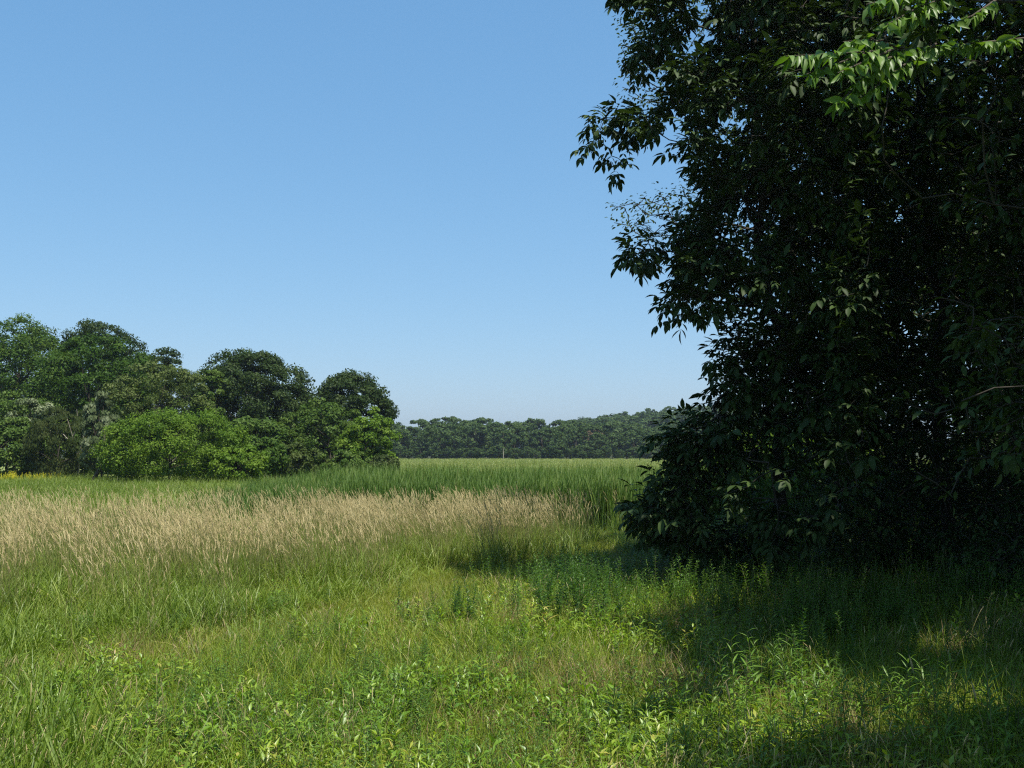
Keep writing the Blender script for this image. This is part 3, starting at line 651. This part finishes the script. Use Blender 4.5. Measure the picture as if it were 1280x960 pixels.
for i, (px, Y, tp, wp, lb) in enumerate([(945, 42, 530, 130, 'sunlit yellow-green bush seen through the gaps left of the wood'), (1082, 44, 556, 90, 'sunlit bush glimpsed through the slot between the dark trunks'),
                                         (1010, 47, 540, 90, 'sunlit bush behind the hickory trunk, between the two others'), (1255, 52, 490, 110, 'pale sunlit tree glimpsed through the wood at the right edge')]):
    far_tree('bush', lb, 'bush', px, Y, tp, wp, 'bright', 800 + i, leaf=0.075, ncl=120, nf=110, bottom=0.0, low=-0.9)

# ------------------------------------------------------------------ plants of the meadow: tuft shapes, then where they grow
def tuft(seed, n, rad, h, hv, wd, lean, curve, mat, segs=4, dry=None, dryn=0):
    rng = np.random.default_rng(seed)
    def mk(n, mat_i, g, h=h, wd=wd):
        a = rng.uniform(0, 6.28, n); rr = rad * np.sqrt(rng.random(n))
        o = np.stack([rr * np.cos(a), rr * np.sin(a), np.full(n, -0.03)], 1)
        V, T, k = blades(o, rng.uniform(0, 6.28, n), h * rng.uniform(1 - hv, 1 + hv, n), wd * rng.uniform(0.6, 1.3, n), rng.uniform(0, lean, n), rng.uniform(0.2, curve, n), segs, rng)
        g.add(V, T, np.repeat(rng.random(n), k), mat_i)
    g = Geo(); mk(n, 0, g); mats = [M[mat]]
    if dryn: mk(dryn, 1, g, h * 0.95, wd * 0.7); mats.append(M[dry])
    return g.mesh('tuft', mats)

def herb_parts(seed, h, nl, L, W, lmin=0.12, up=0.5, taper=0.5, lean=0.12, whorl=2.4, droop=0.35, branch=0):
    """stem path and leaf frames of an upright leafy plant"""
    rng = np.random.default_rng(seed)
    az = rng.uniform(0, 6.28); tt = np.linspace(0, 1, 6)
    pts = np.stack([math.cos(az) * lean * h * tt ** 2, math.sin(az) * lean * h * tt ** 2, h * tt - 0.03], 1)
    t = np.linspace(lmin, 1.0, nl) + rng.normal(size=nl) * 0.01; t = np.clip(t, 0, 1)
    o = np.stack([np.interp(t, tt, pts[:, i]) for i in range(3)], 1)
    a = np.arange(nl) * whorl + rng.normal(size=nl) * 0.3
    u = up + 0.5 * (t - 0.4) + rng.normal(size=nl) * 0.15
    d = np.stack([np.cos(a) * np.cos(u), np.sin(a) * np.cos(u), np.sin(u)], 1)
    n = unit(np.array([0, 0, 1.0]) + 0.3 * rdir(nl, rng)); n = np.where((np.abs((n * d).sum(1)) > 0.9)[:, None], np.array([1.0, 0, 0.3]), n)
    Lf = L * (1 - taper * t ** 2) * rng.uniform(0.75, 1.2, nl) * np.clip(0.6 + 1.5 * t, 0, 1)
    return pts, o, d, n, Lf, Lf * W, rng, droop

def herb(seed, mats=('forb', 'stem'), stations=LEAF3, stem_r=0.004, flower=None, **kw):
    pts, o, d, n, Lf, Wf, rng, dr = herb_parts(seed, **kw)
    V, T, k = leaves(o, d, n, Lf, Wf, stations, 0.2, dr)
    base = rng.uniform(0.1, 0.75)
    g = Geo().add(V, T, np.repeat(np.clip(base + rng.normal(size=len(o)) * 0.16, 0, 1), k), 0)
    V, Q = path_tubes(pts, stem_r, stem_r * 0.5, 3); g.add(V, Q, 0.4, 1)
    return g

def herb_clump(seed, n, rad, mats, **kw):
    rng = np.random.default_rng(seed); g = Geo()
    hh = kw.pop('h')
    for i in range(n):
        s = herb(seed * 31 + i, h=hh * rng.uniform(0.65, 1.15), **kw)
        a, rr = rng.uniform(0, 6.28), rad * math.sqrt(rng.random()); off = np.array([rr * math.cos(a), rr * math.sin(a), 0])
        for V, T, R, m in zip(s.V, s.T, s.R, s.M):
            g.V.append(V + off.astype(np.float32)); g.T.append(T - T.min() + g.n if False else T + g.n); g.R.append(R); g.M.append(m)
        g.n += s.n
    me = new_mesh('herb', np.concatenate(g.V), np.concatenate(g.T), np.concatenate(g.R))
    for m in mats: me.materials.append(M[m])
    me.polygons.foreach_set('material_index', np.concatenate(g.M)); return me

def canary(seed, nst, rad, h, nbl, head=1.0):
    """tall grass in seed: stalks with tan spindle heads over green blades"""
    rng = np.random.default_rng(seed); g = Geo()
    a = rng.uniform(0, 6.28, nst); rr = rad * np.sqrt(rng.random(nst)); hh = h * rng.uniform(0.7, 1.15, nst)
    az = rng.normal(2.9, 0.45, nst); ln = rng.uniform(0.08, 0.3, nst)
    for i in range(nst):
        t = np.array([0, 0.4, 0.75, 0.9, 1.0]); b = hh[i] * ln[i] * t ** 2
        p = np.stack([rr[i] * math.cos(a[i]) + b * math.cos(az[i]), rr[i] * math.sin(a[i]) + b * math.sin(az[i]), hh[i] * t - 0.03 - b * 0.15], 1)
        V, Q = tubes(p[:-2], p[1:-1], 0.0022, 0.0018, 3); g.add(V, Q, rng.random(), 0)
        q0, q1 = p[-2], p[-1] + (p[-1] - p[-2]) * 0.5 * head; L = np.linalg.norm(q1 - q0); wd = rng.uniform(0.005, 0.011) * head
        c = [q0, q0 + (q1 - q0) * 0.3, q0 + (q1 - q0) * 0.65 + np.array([0, 0, -0.01]), q1 + np.array([math.cos(az[i]), math.sin(az[i]), -0.4]) * L * 0.12]
        V, Q = tubes(np.array(c[:-1]), np.array(c[1:]), np.array([0.002, wd, wd * 0.8]), np.array([wd, wd * 0.8, 0.001]), 4); g.add(V, Q, rng.random(), 1)
        m = 7; tt = rng.uniform(0.1, 0.9, m)[:, None]; o = c[0] + (c[3] - c[0]) * tt
        V, T, k = leaves(o, rdir(m, rng) * 0.6 + unit(c[3] - c[0]), rdir(m, rng), 0.045 * head, 0.012 * head); g.add(V, T, rng.random(), 1)
    a = rng.uniform(0, 6.28, nbl); rr = rad * np.sqrt(rng.random(nbl))
    V, T, k = blades(np.stack([rr * np.cos(a), rr * np.sin(a), np.full(nbl, -0.03)], 1), rng.uniform(0, 6.28, nbl), h * rng.uniform(0.45, 0.95, nbl), 0.012 * rng.uniform(0.6, 1.3, nbl), rng.uniform(0, 0.3, nbl), rng.uniform(0.3, 1.5, nbl), 4, rng)
    g.add(V, T, np.repeat(rng.random(nbl), k), 2)
    return g.mesh('canary', [M['stalk'], M['tan'], M['lush']])

def masters(name, meshes):
    c = bpy.data.collections.new(name)
    for i, me in enumerate(meshes):
        o = bpy.data.objects.new('%s_%02d' % (name, i), me); c.objects.link(o)
    return c

def scatter(name, coll, nm, P, rng, scale=(0.8, 1.2), tilt=0.12, tint=None, sz=None, rotz=None):
    """one stuff object: the tufts of a collection set on the points P"""
    n = len(P)
    me = bpy.data.meshes.new(name); me.vertices.add(n)
    z = ground_z(P[:, 0], P[:, 1]); me.vertices.foreach_set('co', np.column_stack([P, z]).astype(np.float32).ravel())
    rot = np.column_stack([rng.normal(size=n) * tilt, rng.normal(size=n) * tilt, rng.uniform(0, 6.28, n) if rotz is None else rotz])
    s = rng.uniform(scale[0], scale[1], n); s3 = np.column_stack([s, s, s * (1 if sz is None else sz)])
    tint = rng.random(n) if tint is None else np.clip(tint, 0, 1)
    for nm_, tp, v in (('rot', 'FLOAT_VECTOR', rot), ('scl', 'FLOAT_VECTOR', s3), ('tint', 'FLOAT', tint), ('idx', 'INT', rng.integers(0, nm, n))):
        a = me.attributes.new(nm_, tp, 'POINT'); a.data.foreach_set('vector' if tp == 'FLOAT_VECTOR' else 'value', np.ascontiguousarray(v.astype(np.int32 if tp == 'INT' else np.float32)).ravel())
    o = link(name, me, kind='stuff')
    t = bpy.data.node_groups.new(name, 'GeometryNodeTree')
    t.interface.new_socket('Geometry', in_out='INPUT', socket_type='NodeSocketGeometry'); t.interface.new_socket('Geometry', in_out='OUTPUT', socket_type='NodeSocketGeometry')
    N, L = t.nodes, t.links; gi = N.new('NodeGroupInput'); go = N.new('NodeGroupOutput')
    ip = N.new('GeometryNodeInstanceOnPoints'); ci = N.new('GeometryNodeCollectionInfo'); ci.inputs[0].default_value = coll; ci.inputs['Separate Children'].default_value = True; ci.inputs['Reset Children'].default_value = True
    def na(nm_, tp):
        k = N.new('GeometryNodeInputNamedAttribute'); k.data_type = tp; k.inputs[0].default_value = nm_; return k
    er = N.new('FunctionNodeEulerToRotation')
    L.new(gi.outputs[0], ip.inputs['Points']); L.new(ci.outputs[0], ip.inputs['Instance']); ip.inputs['Pick Instance'].default_value = True
    L.new(na('idx', 'INT').outputs[0], ip.inputs['Instance Index'])
    L.new(na('rot', 'FLOAT_VECTOR').outputs[0], er.inputs[0]); L.new(er.outputs[0], ip.inputs['Rotation'])
    L.new(na('scl', 'FLOAT_VECTOR').outputs[0], ip.inputs['Scale']); L.new(ip.outputs[0], go.inputs[0])
    md = o.modifiers.new('tufts', 'NODES'); md.node_group = t
    return o

def field(n, y0, y1, rng, wide=0.66, p=1.0):
    """points over the wedge in view and a little beyond, denser near by"""
    u = rng.random(n)
    Y = np.exp(np.log(y0) + (np.log(y1) - np.log(y0)) * u) if p == 1 else y0 + (y1 - y0) * u
    X = rng.uniform(-wide, wide, n) * (Y + 1.5)
    return np.column_stack([X, Y])

# zones of the meadow -------------------------------------------------
def path_mask(P):
    """1 on the short-mown track that winds from the left foreground to behind the trees"""
    X, Y = P[:, 0], P[:, 1]
    xc = np.interp(Y, [12, 16.5, 20, 24, 27, 31, 36, 43, 50], [-7.0, -3.9, -2.2, -1.0, 0.4, 2.4, 5.2, 9.8, 15])
    wd = np.interp(Y, [12, 17, 24, 31, 43], [0.9, 1.1, 1.4, 1.7, 2.6])
    return smooth(1.5, 0.4, np.abs(X - xc + 0.5 * (vnoise(X / 1.5, Y / 1.5) - 0.5)) / wd) * smooth(13, 17, Y)
def tan_mask(P):
    X, Y = P[:, 0], P[:, 1]; s = X / Y
    y_in = np.interp(s, [-0.6, -0.4, -0.25, -0.1, 0.0, 0.1, 0.2], [15.0, 16.5, 19, 22, 25, 29, 33]) + 5 * (vnoise(X / 4, Y / 4) - 0.5)
    return smooth(-0.5, 3.5, Y - y_in) * smooth(37.5, 36, Y) * (0.55 + 0.45 * smooth(-0.42, -0.2, s)) * (0.12 + 0.88 * smooth(0.1, -0.03, s)) * smooth(0.16, 0.06, s)
def lush_mask(P):
    X, Y = P[:, 0], P[:, 1]; s = X / Y
    y_in = np.interp(s, [-0.6, -0.45, -0.3, -0.15, 0.0, 0.1], [7.5, 10.5, 14.5, 19, 25, 28]) + 4 * (vnoise(X / 3 + 5, Y / 3) - 0.5)
    return smooth(-3, 6.5, Y - y_in) * smooth(38, 34, Y) * smooth(0.25, 0.12, s)
def pick(P, prob, rng): return P[rng.random(len(P)) < prob]

rng = np.random.default_rng(90)
def spot_(px, py):
    Y = 3.0 * F / (py - 563); return at(px, py, Y)[0], Y
C_turf = masters('turf', [tuft(i, 46, 0.18, (.24, .34, .42)[i % 3], 0.5, (.0065, .006, .0075)[i % 3], 0.7, 1.8, 'turf', 4, 'dry', (5, 2, 8)[i % 3]) for i in range(5)])
C_path = masters('path', [tuft(20 + i, 60, 0.2, 0.26, 0.4, 0.006, 0.7, 1.3, 'pathgrass', 3) for i in range(4)])
C_lush = masters('lush', [tuft(30 + i, 34, 0.2, 0.72, 0.35, 0.014, 0.45, 1.7, 'lush', 5, 'dry', 1) for i in range(5)])
C_dry = masters('drygrass', [tuft(40 + i, 30, 0.14, 0.48, 0.4, 0.0045, 0.6, 1.2, 'dry', 4) for i in range(4)])
C_forb = masters('forb', [herb_clump(50 + i, 3, 0.2, ('forb', 'stem'), h=(.36, .28, .42)[i % 3], nl=(12, 14, 18)[i % 3], L=(.11, .075, .14)[i % 3], W=(.40, .48, .2)[i % 3], up=0.5) for i in range(9)])
C_gold = masters('golden', [herb_clump(60 + i, 5, 0.22, ('golden', 'stem'), h=0.8, nl=40, L=0.11, W=0.22, up=0.45, whorl=2.4) for i in range(6)])
C_can = masters('canary', [canary(70 + i, 16, 0.36, 1.45, 36, 0.72) for i in range(6)])
C_wisp = masters('wisp', [canary(170 + i, 4, 0.25, 0.85, 5, 0.45) for i in range(4)])
C_cat = masters('cattail', [tuft(80 + i, 22, 0.45, 2.15, 0.14, 0.034, 0.12, 0.5, 'cat', 4) for i in range(5)])
C_marsh = masters('marsh', [tuft(95 + i, 40, 0.8, 0.75, 0.35, 0.05, 0.4, 1.0, 'marsh', 3) for i in range(4)])
C_yel = masters('yellowbloom', [herb_clump(99 + i, 6, 0.35, ('yellow', 'stem'), h=0.9, nl=30, L=0.10, W=0.5, lmin=0.5, up=0.6) for i in range(3)])

P = field(26000, 7.0, 36, rng); pm = path_mask(P); lm = lush_mask(P)
Pt = pick(P, np.clip(1 - pm - 0.6 * lm, 0.05, 1), rng)
tn = 0.15 + 0.75 * vnoise(Pt[:, 0] / 1.6, Pt[:, 1] / 1.6) + rng.normal(size=len(Pt)) * 0.1
scatter('meadow_grass', C_turf, 5, Pt, rng, (0.8, 1.5), 0.15, tn)
P = field(16000, 13, 50, rng, 0.5); Pp = pick(P, path_mask(P), rng)
scatter('track_grass', C_path, 4, Pp, rng, (0.8, 1.3), 0.12)
P = field(17000, 7.5, 39, rng, 0.7); fl_ = 0.3 * smooth(0.12, -0.1, P[:, 0] / P[:, 1]) + 0.05; Pl = pick(P, np.clip(np.maximum(lush_mask(P), fl_) * (1 - 0.8 * path_mask(P)), 0, 1), rng)
tl = 0.1 + 0.8 * vnoise(Pl[:, 0] / 2.5, Pl[:, 1] / 2.5) + rng.normal(size=len(Pl)) * 0.12
scatter('green_tall_grass', C_lush, 5, Pl, rng, (0.8, 1.25), 0.12, tl, sz=0.38 + 0.55 * lush_mask(Pl) * (1 - 0.6 * path_mask(Pl)) * (0.6 + 0.6 * vnoise(Pl[:, 0] / 1.4, Pl[:, 1] / 1.4)))
P = field(15000, 7.2, 30, rng); nd = vnoise(P[:, 0] / 1.7 + 20, P[:, 1] / 2.4 + 7) * 0.7 + 0.3 * vnoise(P[:, 0] / .6, P[:, 1] / .6)
Pd = pick(P, smooth(0.5, 0.72, nd) * (1 - path_mask(P)) * (1 - lush_mask(P)), rng)
scatter('dry_grass', C_dry, 4, Pd, rng, (0.7, 1.2), 0.2)
P = field(13000, 7.2, 26, rng); nf = vnoise(P[:, 0] / 2.1 + 40, P[:, 1] / 2.6 + 3) * 0.7 + 0.3 * vnoise(P[:, 0] / .8 + 9, P[:, 1] / .8)
Pf = pick(P, 0.8 * smooth(0.36, 0.6, nf) * (1 - path_mask(P)) * (1 - 0.8 * lush_mask(P)), rng)
tf = 0.1 + 0.8 * vnoise(Pf[:, 0] / 1.2 + 4, Pf[:, 1] / 1.2) + rng.normal(size=len(Pf)) * 0.2
scatter('leafy_ground_cover', C_forb, 9, Pf, rng, (0.6, 1.6), 0.15, tf)
clump_xy = [spot_(px, py) for px, py in ((965, 950), (1105, 985), (1215, 975), (930, 900), (1000, 985), (1165, 940), (1050, 930), (1192, 845))]
P = field(9000, 8.0, 34, rng); s = P[:, 0] / P[:, 1]
near_ = np.ones(len(P))
for cx, cy_ in clump_xy: near_ *= 1 - 0.95 * (np.abs(P[:, 0] - cx) < 0.55) * (P[:, 1] < cy_ + 0.5)
ng = vnoise(P[:, 0] / 2.4 + 70, P[:, 1] / 2.4 + 31)
right = smooth(2.2, 4.5, P[:, 0]); mid = np.exp(-((P[:, 0] - 1.4) / 1.5) ** 2 - ((P[:, 1] - 20) / 2.6) ** 2)
Pg = pick(P, np.clip(right * smooth(0.2, 0.5, ng) * near_ + 0.5 * mid, 0, 1) * (1 - 0.7 * path_mask(P)), rng)
scatter('goldenrod_thicket', C_gold, 6, Pg, rng, (0.7, 1.2), 0.08, 0.2 + 0.6 * vnoise(Pg[:, 0], Pg[:, 1]))
P = field(2600, 7.4, 20, rng); P = pick(P, smooth(0.35, 0.65, vnoise(P[:, 0] / 1.5 + 15, P[:, 1] / 1.5 + 60)) * smooth(3.0, 1.5, P[:, 0]) * (1 - path_mask(P)), rng)
scatter('mixed_weeds', C_gold, 6, P, rng, (0.45, 0.8), 0.15, rng.uniform(0.3, 1.0, len(P)))
P = field(6300, 14, 38, rng, 0.75, 2); Pc = pick(P, tan_mask(P) * (0.15 + 0.85 * smooth(0.28, 0.62, vnoise(P[:, 0] / 2.6 + 11, P[:, 1] / 1.6))), rng)
scatter('canary_grass', C_can, 6, Pc, rng, (0.85, 1.12), 0.06, rotz=rng.normal(size=len(Pc)) * 0.6)
P = np.column_stack([rng.uniform(-14, 42, 5200), 37 + 19 * rng.random(5200) ** 1.3]); P[:, 1] += 5 * smooth(8, -14, P[:, 0]) * rng.random(len(P)) + 3 * (vnoise(P[:, 0] / 3, P[:, 0] * 0) - 0.3); sx = P[:, 0] / P[:, 1]
Pk = P[(sx > -0.27 + 0.03 * rng.normal(size=len(P)))]
scatter('cattail_reeds', C_cat, 5, Pk, rng, (0.9, 1.1), 0.05, None, (0.84 + 0.3 * vnoise(Pk[:, 0] / 1.1, Pk[:, 1] / 1.1)) * (0.72 + 0.28 * smooth(-0.27, -0.12, Pk[:, 0] / Pk[:, 1])))
P = field(26000, 56, 336, rng, 0.75); P = P[~((P[:, 0] / P[:, 1] < -0.135) & (P[:, 1] > 92))]; P = P[~((P[:, 0] / P[:, 1] > .2) & (P[:, 1] < 60))]
vm = vnoise(P[:, 0] / 30, P[:, 1] / 12)
scatter('marsh_plants', C_marsh, 4, P, rng, (0.7, 1.3), 0.08, 0.15 + 0.7 * vm, sz=np.interp(P[:, 1], [56, 100, 345], [0.75, 0.7, 0.7]))
P = field(2600, 6.8, 15, rng, 0.75); P = pick(P, smooth(-0.38, -0.5, P[:, 0] / P[:, 1] + 0.012 * (P[:, 1] - 9) + 0.12 * (vnoise(P[:, 0], P[:, 1]) - 0.5)), rng)
scatter('green_tall_grass', C_lush, 5, P, rng, (0.9, 1.4), 0.15, rng.uniform(0, 0.45, len(P)))
P = field(1300, 7.5, 24, rng); P = pick(P, smooth(0.45, 0.7, vnoise(P[:, 0] / 1.9 + 90, P[:, 1] / 1.9)), rng)
scatter('seed_grass', C_wisp, 4, P, rng, (0.6, 1.0), 0.2)
q0 = at(40, 607, 88); P = np.column_stack([q0[0] + rng.normal(size=30) * 1.2, 86 + rng.normal(size=30) * 1.2])
scatter('yellow_wildflowers', C_yel, 3, P, rng, (0.8, 1.3), 0.05)
P = np.column_stack([rng.uniform(-48, -12, 4500), rng.uniform(38, 92, 4500)]); P = P[P[:, 0] / P[:, 1] < -0.24]
scatter('green_tall_grass', C_lush, 5, P, rng, (1.0, 1.6), 0.1, 0.3 + 0.6 * vnoise(P[:, 0] / 6, P[:, 1] / 6))

# ------------------------------------------------------------------ single plants that stand out
rng = np.random.default_rng(123)
one_leaf = {}
def leaf_obj_mesh(kind, W, dr):
    k = (kind, W, dr)
    if k not in one_leaf:
        V, T, kk = leaves([[0, 0, 0]], np.array([[1.0, 0, 0]]), np.array([[0, 0, 1.0]]), 1.0, W, LEAF5, 0.2, dr)
        one_leaf[k] = Geo().add(V, T, 0.5).mesh('leaf', [M[kind]])
    return one_leaf[k]
def leafy_plant(name, label, cat, x, y, group, seed, kind, tint, W, h, nl, L, **kw):
    """stem and every leaf an object of its own"""
    pts, o, d, n, Lf, Wf, r_, dr = herb_parts(seed, h=h, nl=nl, L=L, W=W, **kw)
    t = thing(name, label, cat, (x, y, float(ground_z(x, y))), group)
    V, Q = path_tubes(pts, 0.005, 0.002, 4); s = link('stem', Geo().add(V, Q, 0.4).mesh('stem', [M['stem']]), t); s['tint'] = 0.4
    d = unit(d); side = unit(np.cross(d, n)); up = np.cross(side, d)
    for i in range(len(o)):
        q = link('leaf', leaf_obj_mesh(kind, W, (0.2, 0.4, 0.6)[i % 3]), t); q['tint'] = float(np.clip(tint + r_.normal() * 0.2, 0, 1))
        mm = Matrix.Identity(4)
        for a in range(3):
            mm[a][0], mm[a][1], mm[a][2], mm[a][3] = d[i][a] * Lf[i], side[i][a] * -Lf[i], up[i][a] * Lf[i], o[i][a]
        q.matrix_local = mm
    return t
done = []
def free(x, y, r):
    if any((x - a) ** 2 + (y - b) ** 2 < r * r for a, b in done): return False
    done.append((x, y)); return True
def spot(px, py, h=0.0):
    """ground position of the plant whose foot is seen at (px, py)"""
    Y = (3.0 - h) * F / (py - 563); q = at(px, py, Y); return q[0], Y
# near broad-leaved plants in the sun
n = 0
while n < 60:
    px, py = rng.uniform(0, 900), rng.uniform(800, 985)
    if px > 600 + (985 - py) * 1.5 and px > 860: continue
    x, y = spot(px, py)
    if not free(x, y, 0.45): continue
    leafy_plant('broadleaf_plant', 'small yellow-green broad-leaved plant in the sunlit grass of the near meadow', 'plant', x, y, 'broad-leaved plants in the sunlit near meadow', 2000 + n, 'forb', rng.uniform(0.25, 0.85), 0.40, rng.uniform(0.35, 0.6), int(rng.integers(10, 16)), rng.uniform(0.10, 0.15), up=0.55, droop=0.3)
    n += 1
# narrow-leaved plants in the shade at the lower right
for i, (px, py, h, lb) in enumerate([(965, 950, 1.05, 'bushy plant with long drooping narrow leaves, half lit, left of the shade at lower right'), (1105, 985, 0.95, 'narrow-leaved plant in the lower right shade, its top catching the light'),
                                     (1215, 975, 1.05, 'light-topped narrow-leaved plant near the lower right corner'), (930, 900, 0.8, 'green narrow-leaved plant at the edge between sun and shade'),
                                     (1000, 985, 0.75, 'narrow-leaved plant low at the bottom edge, right of centre'), (1165, 940, 0.8, 'dim narrow-leaved plant between the two light-topped ones'),
                                     (1050, 930, 0.7, 'dim narrow-leaved plant left of the light-topped ones')]):
    x, y = spot(px, py)
    for j in range(7):
        t = leafy_plant('goldenrod_plant', lb, 'plant', x + (j - 3) * 0.11 + rng.normal() * 0.05, y + rng.normal() * 0.15, None, 2200 + i * 7 + j, 'golden', rng.uniform(0.75, 1), 0.12, h * rng.uniform(0.85, 1.25), 32, 0.22, up=0.5, droop=0.5, lmin=0.25)
        t['group'] = 'narrow-leaved clump %s' % ('left of the shade', 'with its top lit', 'near the corner', 'at the shade edge', 'at the bottom edge', 'between the lit ones', 'left of the lit ones')[i]
x, y = spot(1192, 845); leafy_plant('sunlit_sapling', 'small upright sapling with bright sunlit leaves standing out of the dark shade', 'plant', x, y, None, 2300, 'forb', 0.75, 0.34, 1.0, 18, 0.17, up=0.75, droop=0.25, lmin=0.4)
# dark upright spires in the middle of the meadow
gm = [herb(2400 + k, h=1.0, nl=90, L=0.12, W=0.28, up=0.6, taper=0.6) for k in range(5)]
gold_meshes = []
for k, s in enumerate(gm):
    leafg = Geo().add(s.V[0], s.T[0], s.R[0]); stg = Geo(); stg.add(s.V[1], s.T[1] - s.T[1].min(), s.R[1])
    gold_meshes.append((leafg.mesh('foliage', [M['golden']]), stg.mesh('stem', [M['stem']])))
def spire(x, y, h, label, group, tint, k):
    t = thing('goldenrod_plant', label, 'plant', (x, y, float(ground_z(x, y))), group); t.scale = (h, h, h) if h < 1 else (1, 1, h); t.rotation_euler.z = rng.uniform(0, 6.28)
    a = link('foliage', gold_meshes[k][0], t, kind='stuff'); a['tint'] = tint; b = link('stem', gold_meshes[k][1], t); b['tint'] = 0.3
for i, (px, py, h, lb) in enumerate([(497, 778, 0.85, 'dark upright leafy spire, leftmost of the three in the middle of the meadow'), (513, 786, 0.5, 'short dark spire at the right foot of the leftmost one'),
                                     (544, 784, 0.75, 'thin dark leafy spire between the leftmost spire and the dark clump'), (455, 795, 0.55, 'small dark spire alone in the meadow left of the taller ones'),
                                     (776, 800, 1.0, 'single dark stem with leaf pairs right of the dark plants, among reddish dry grass'), (722, 690, 0.6, 'green spire in the shade patch by the drooping bough')]):
    x, y = spot(px, py); spire(x, y, h, lb, None, 0.15, i % 5)
for grp, lab, n, bx, hh, tt in [('dark spires of the clump at the meadow centre', 'dark green leafy stem in the tight clump at the centre of the meadow', 12, (563, 595, 783, 796), (0.6, 0.95), 0.1),
                         ('leafy stems of the stand left of the wood', 'mid green leafy stem in the wide stand below the drooping bough', 90, (670, 775, 735, 800), (0.75, 1.2), 0.12),
                         ('leafy stems at the sunlit foot of the near wood', 'green leafy stem in the half shade along the foot of the near wood', 60, (760, 960, 715, 780), (0.5, 0.9), 0.45),
                         ('leafy stems in the deep shade', 'dim leafy stem in the deep shade at the lower right', 50, (960, 1280, 760, 900), (0.6, 1.0), 0.4)]:
    k = 0
    while k < n:
        x, y = spot(rng.uniform(bx[0], bx[1]), rng.uniform(bx[2], bx[3]))
        if not free(x, y, 0.1): continue
        spire(x, y, rng.uniform(*hh), lab, grp, float(np.clip(tt + rng.normal() * 0.15, 0, 1)), k % 5); k += 1
# single dry grass stalks
for i, (px, py, h, lb) in enumerate([(1160, 960, 0.9, 'tall dry grass stalk with a reddish seed head rising from the dark lower right'), (930, 990, 0.85, 'pale dry stalk at the bottom edge by the sunlit tuft'), (1240, 990, 0.8, 'leaning dry grass stalk in the lower right corner'),
                                     (290, 800, 0.3, 'short pale dry stalk alone in the green left meadow')]):
    x, y = spot(px, py); t = thing('grass_stalk', lb, 'grass stalk', (x, y, float(ground_z(x, y))))
    p = np.array([(0, 0, 0), (-.02, 0, h * .4), (-.07, 0, h * .8), (-.11, 0, h)]); V, Q = path_tubes(p, 0.004, 0.002, 4); s = link('stem', Geo().add(V, Q, 0.7).mesh('stem', [M['stalk']]), t); s['tint'] = 0.7
    c = np.array([p[3], p[3] + (-.01, 0, .05), p[3] + (-.025, 0, .12), p[3] + (-.04, 0, .17)]); V, Q = tubes(c[:-1], c[1:], np.array([.003, .011, .008]), np.array([.011, .008, .001]), 5); s = link('seed_head', Geo().add(V, Q, 0.3).mesh('seed_head', [M['tan']]), t); s['tint'] = 0.1

# ------------------------------------------------------------------ the summer haze in the air
HAZE = 0.00018
hm = bpy.data.materials.new('haze'); hm.use_nodes = True; hn_ = hm.node_tree; hn_.nodes.remove(hn_.nodes['Principled BSDF'])
pv = hn_.nodes.new('ShaderNodeVolumePrincipled'); pv.inputs['Color'].default_value = (0.80, 0.88, 0.97, 1); pv.inputs['Density'].default_value = HAZE; pv.inputs['Anisotropy'].default_value = 0.5
hn_.links.new(pv.outputs[0], hn_.nodes['Material Output'].inputs['Volume'])
x0, x1, y0, y1, z0, z1 = -20000, 20000, -60, 9500, -3.0, 52.0
hv = np.array([(x, y, z) for z in (z0, z1) for y in (y0, y1) for x in (x0, x1)])
link('haze', new_mesh('haze', hv, [(0, 2, 3, 1), (4, 5, 7, 6), (0, 1, 5, 4), (2, 6, 7, 3), (0, 4, 6, 2), (1, 3, 7, 5)], None, hm), kind='stuff')
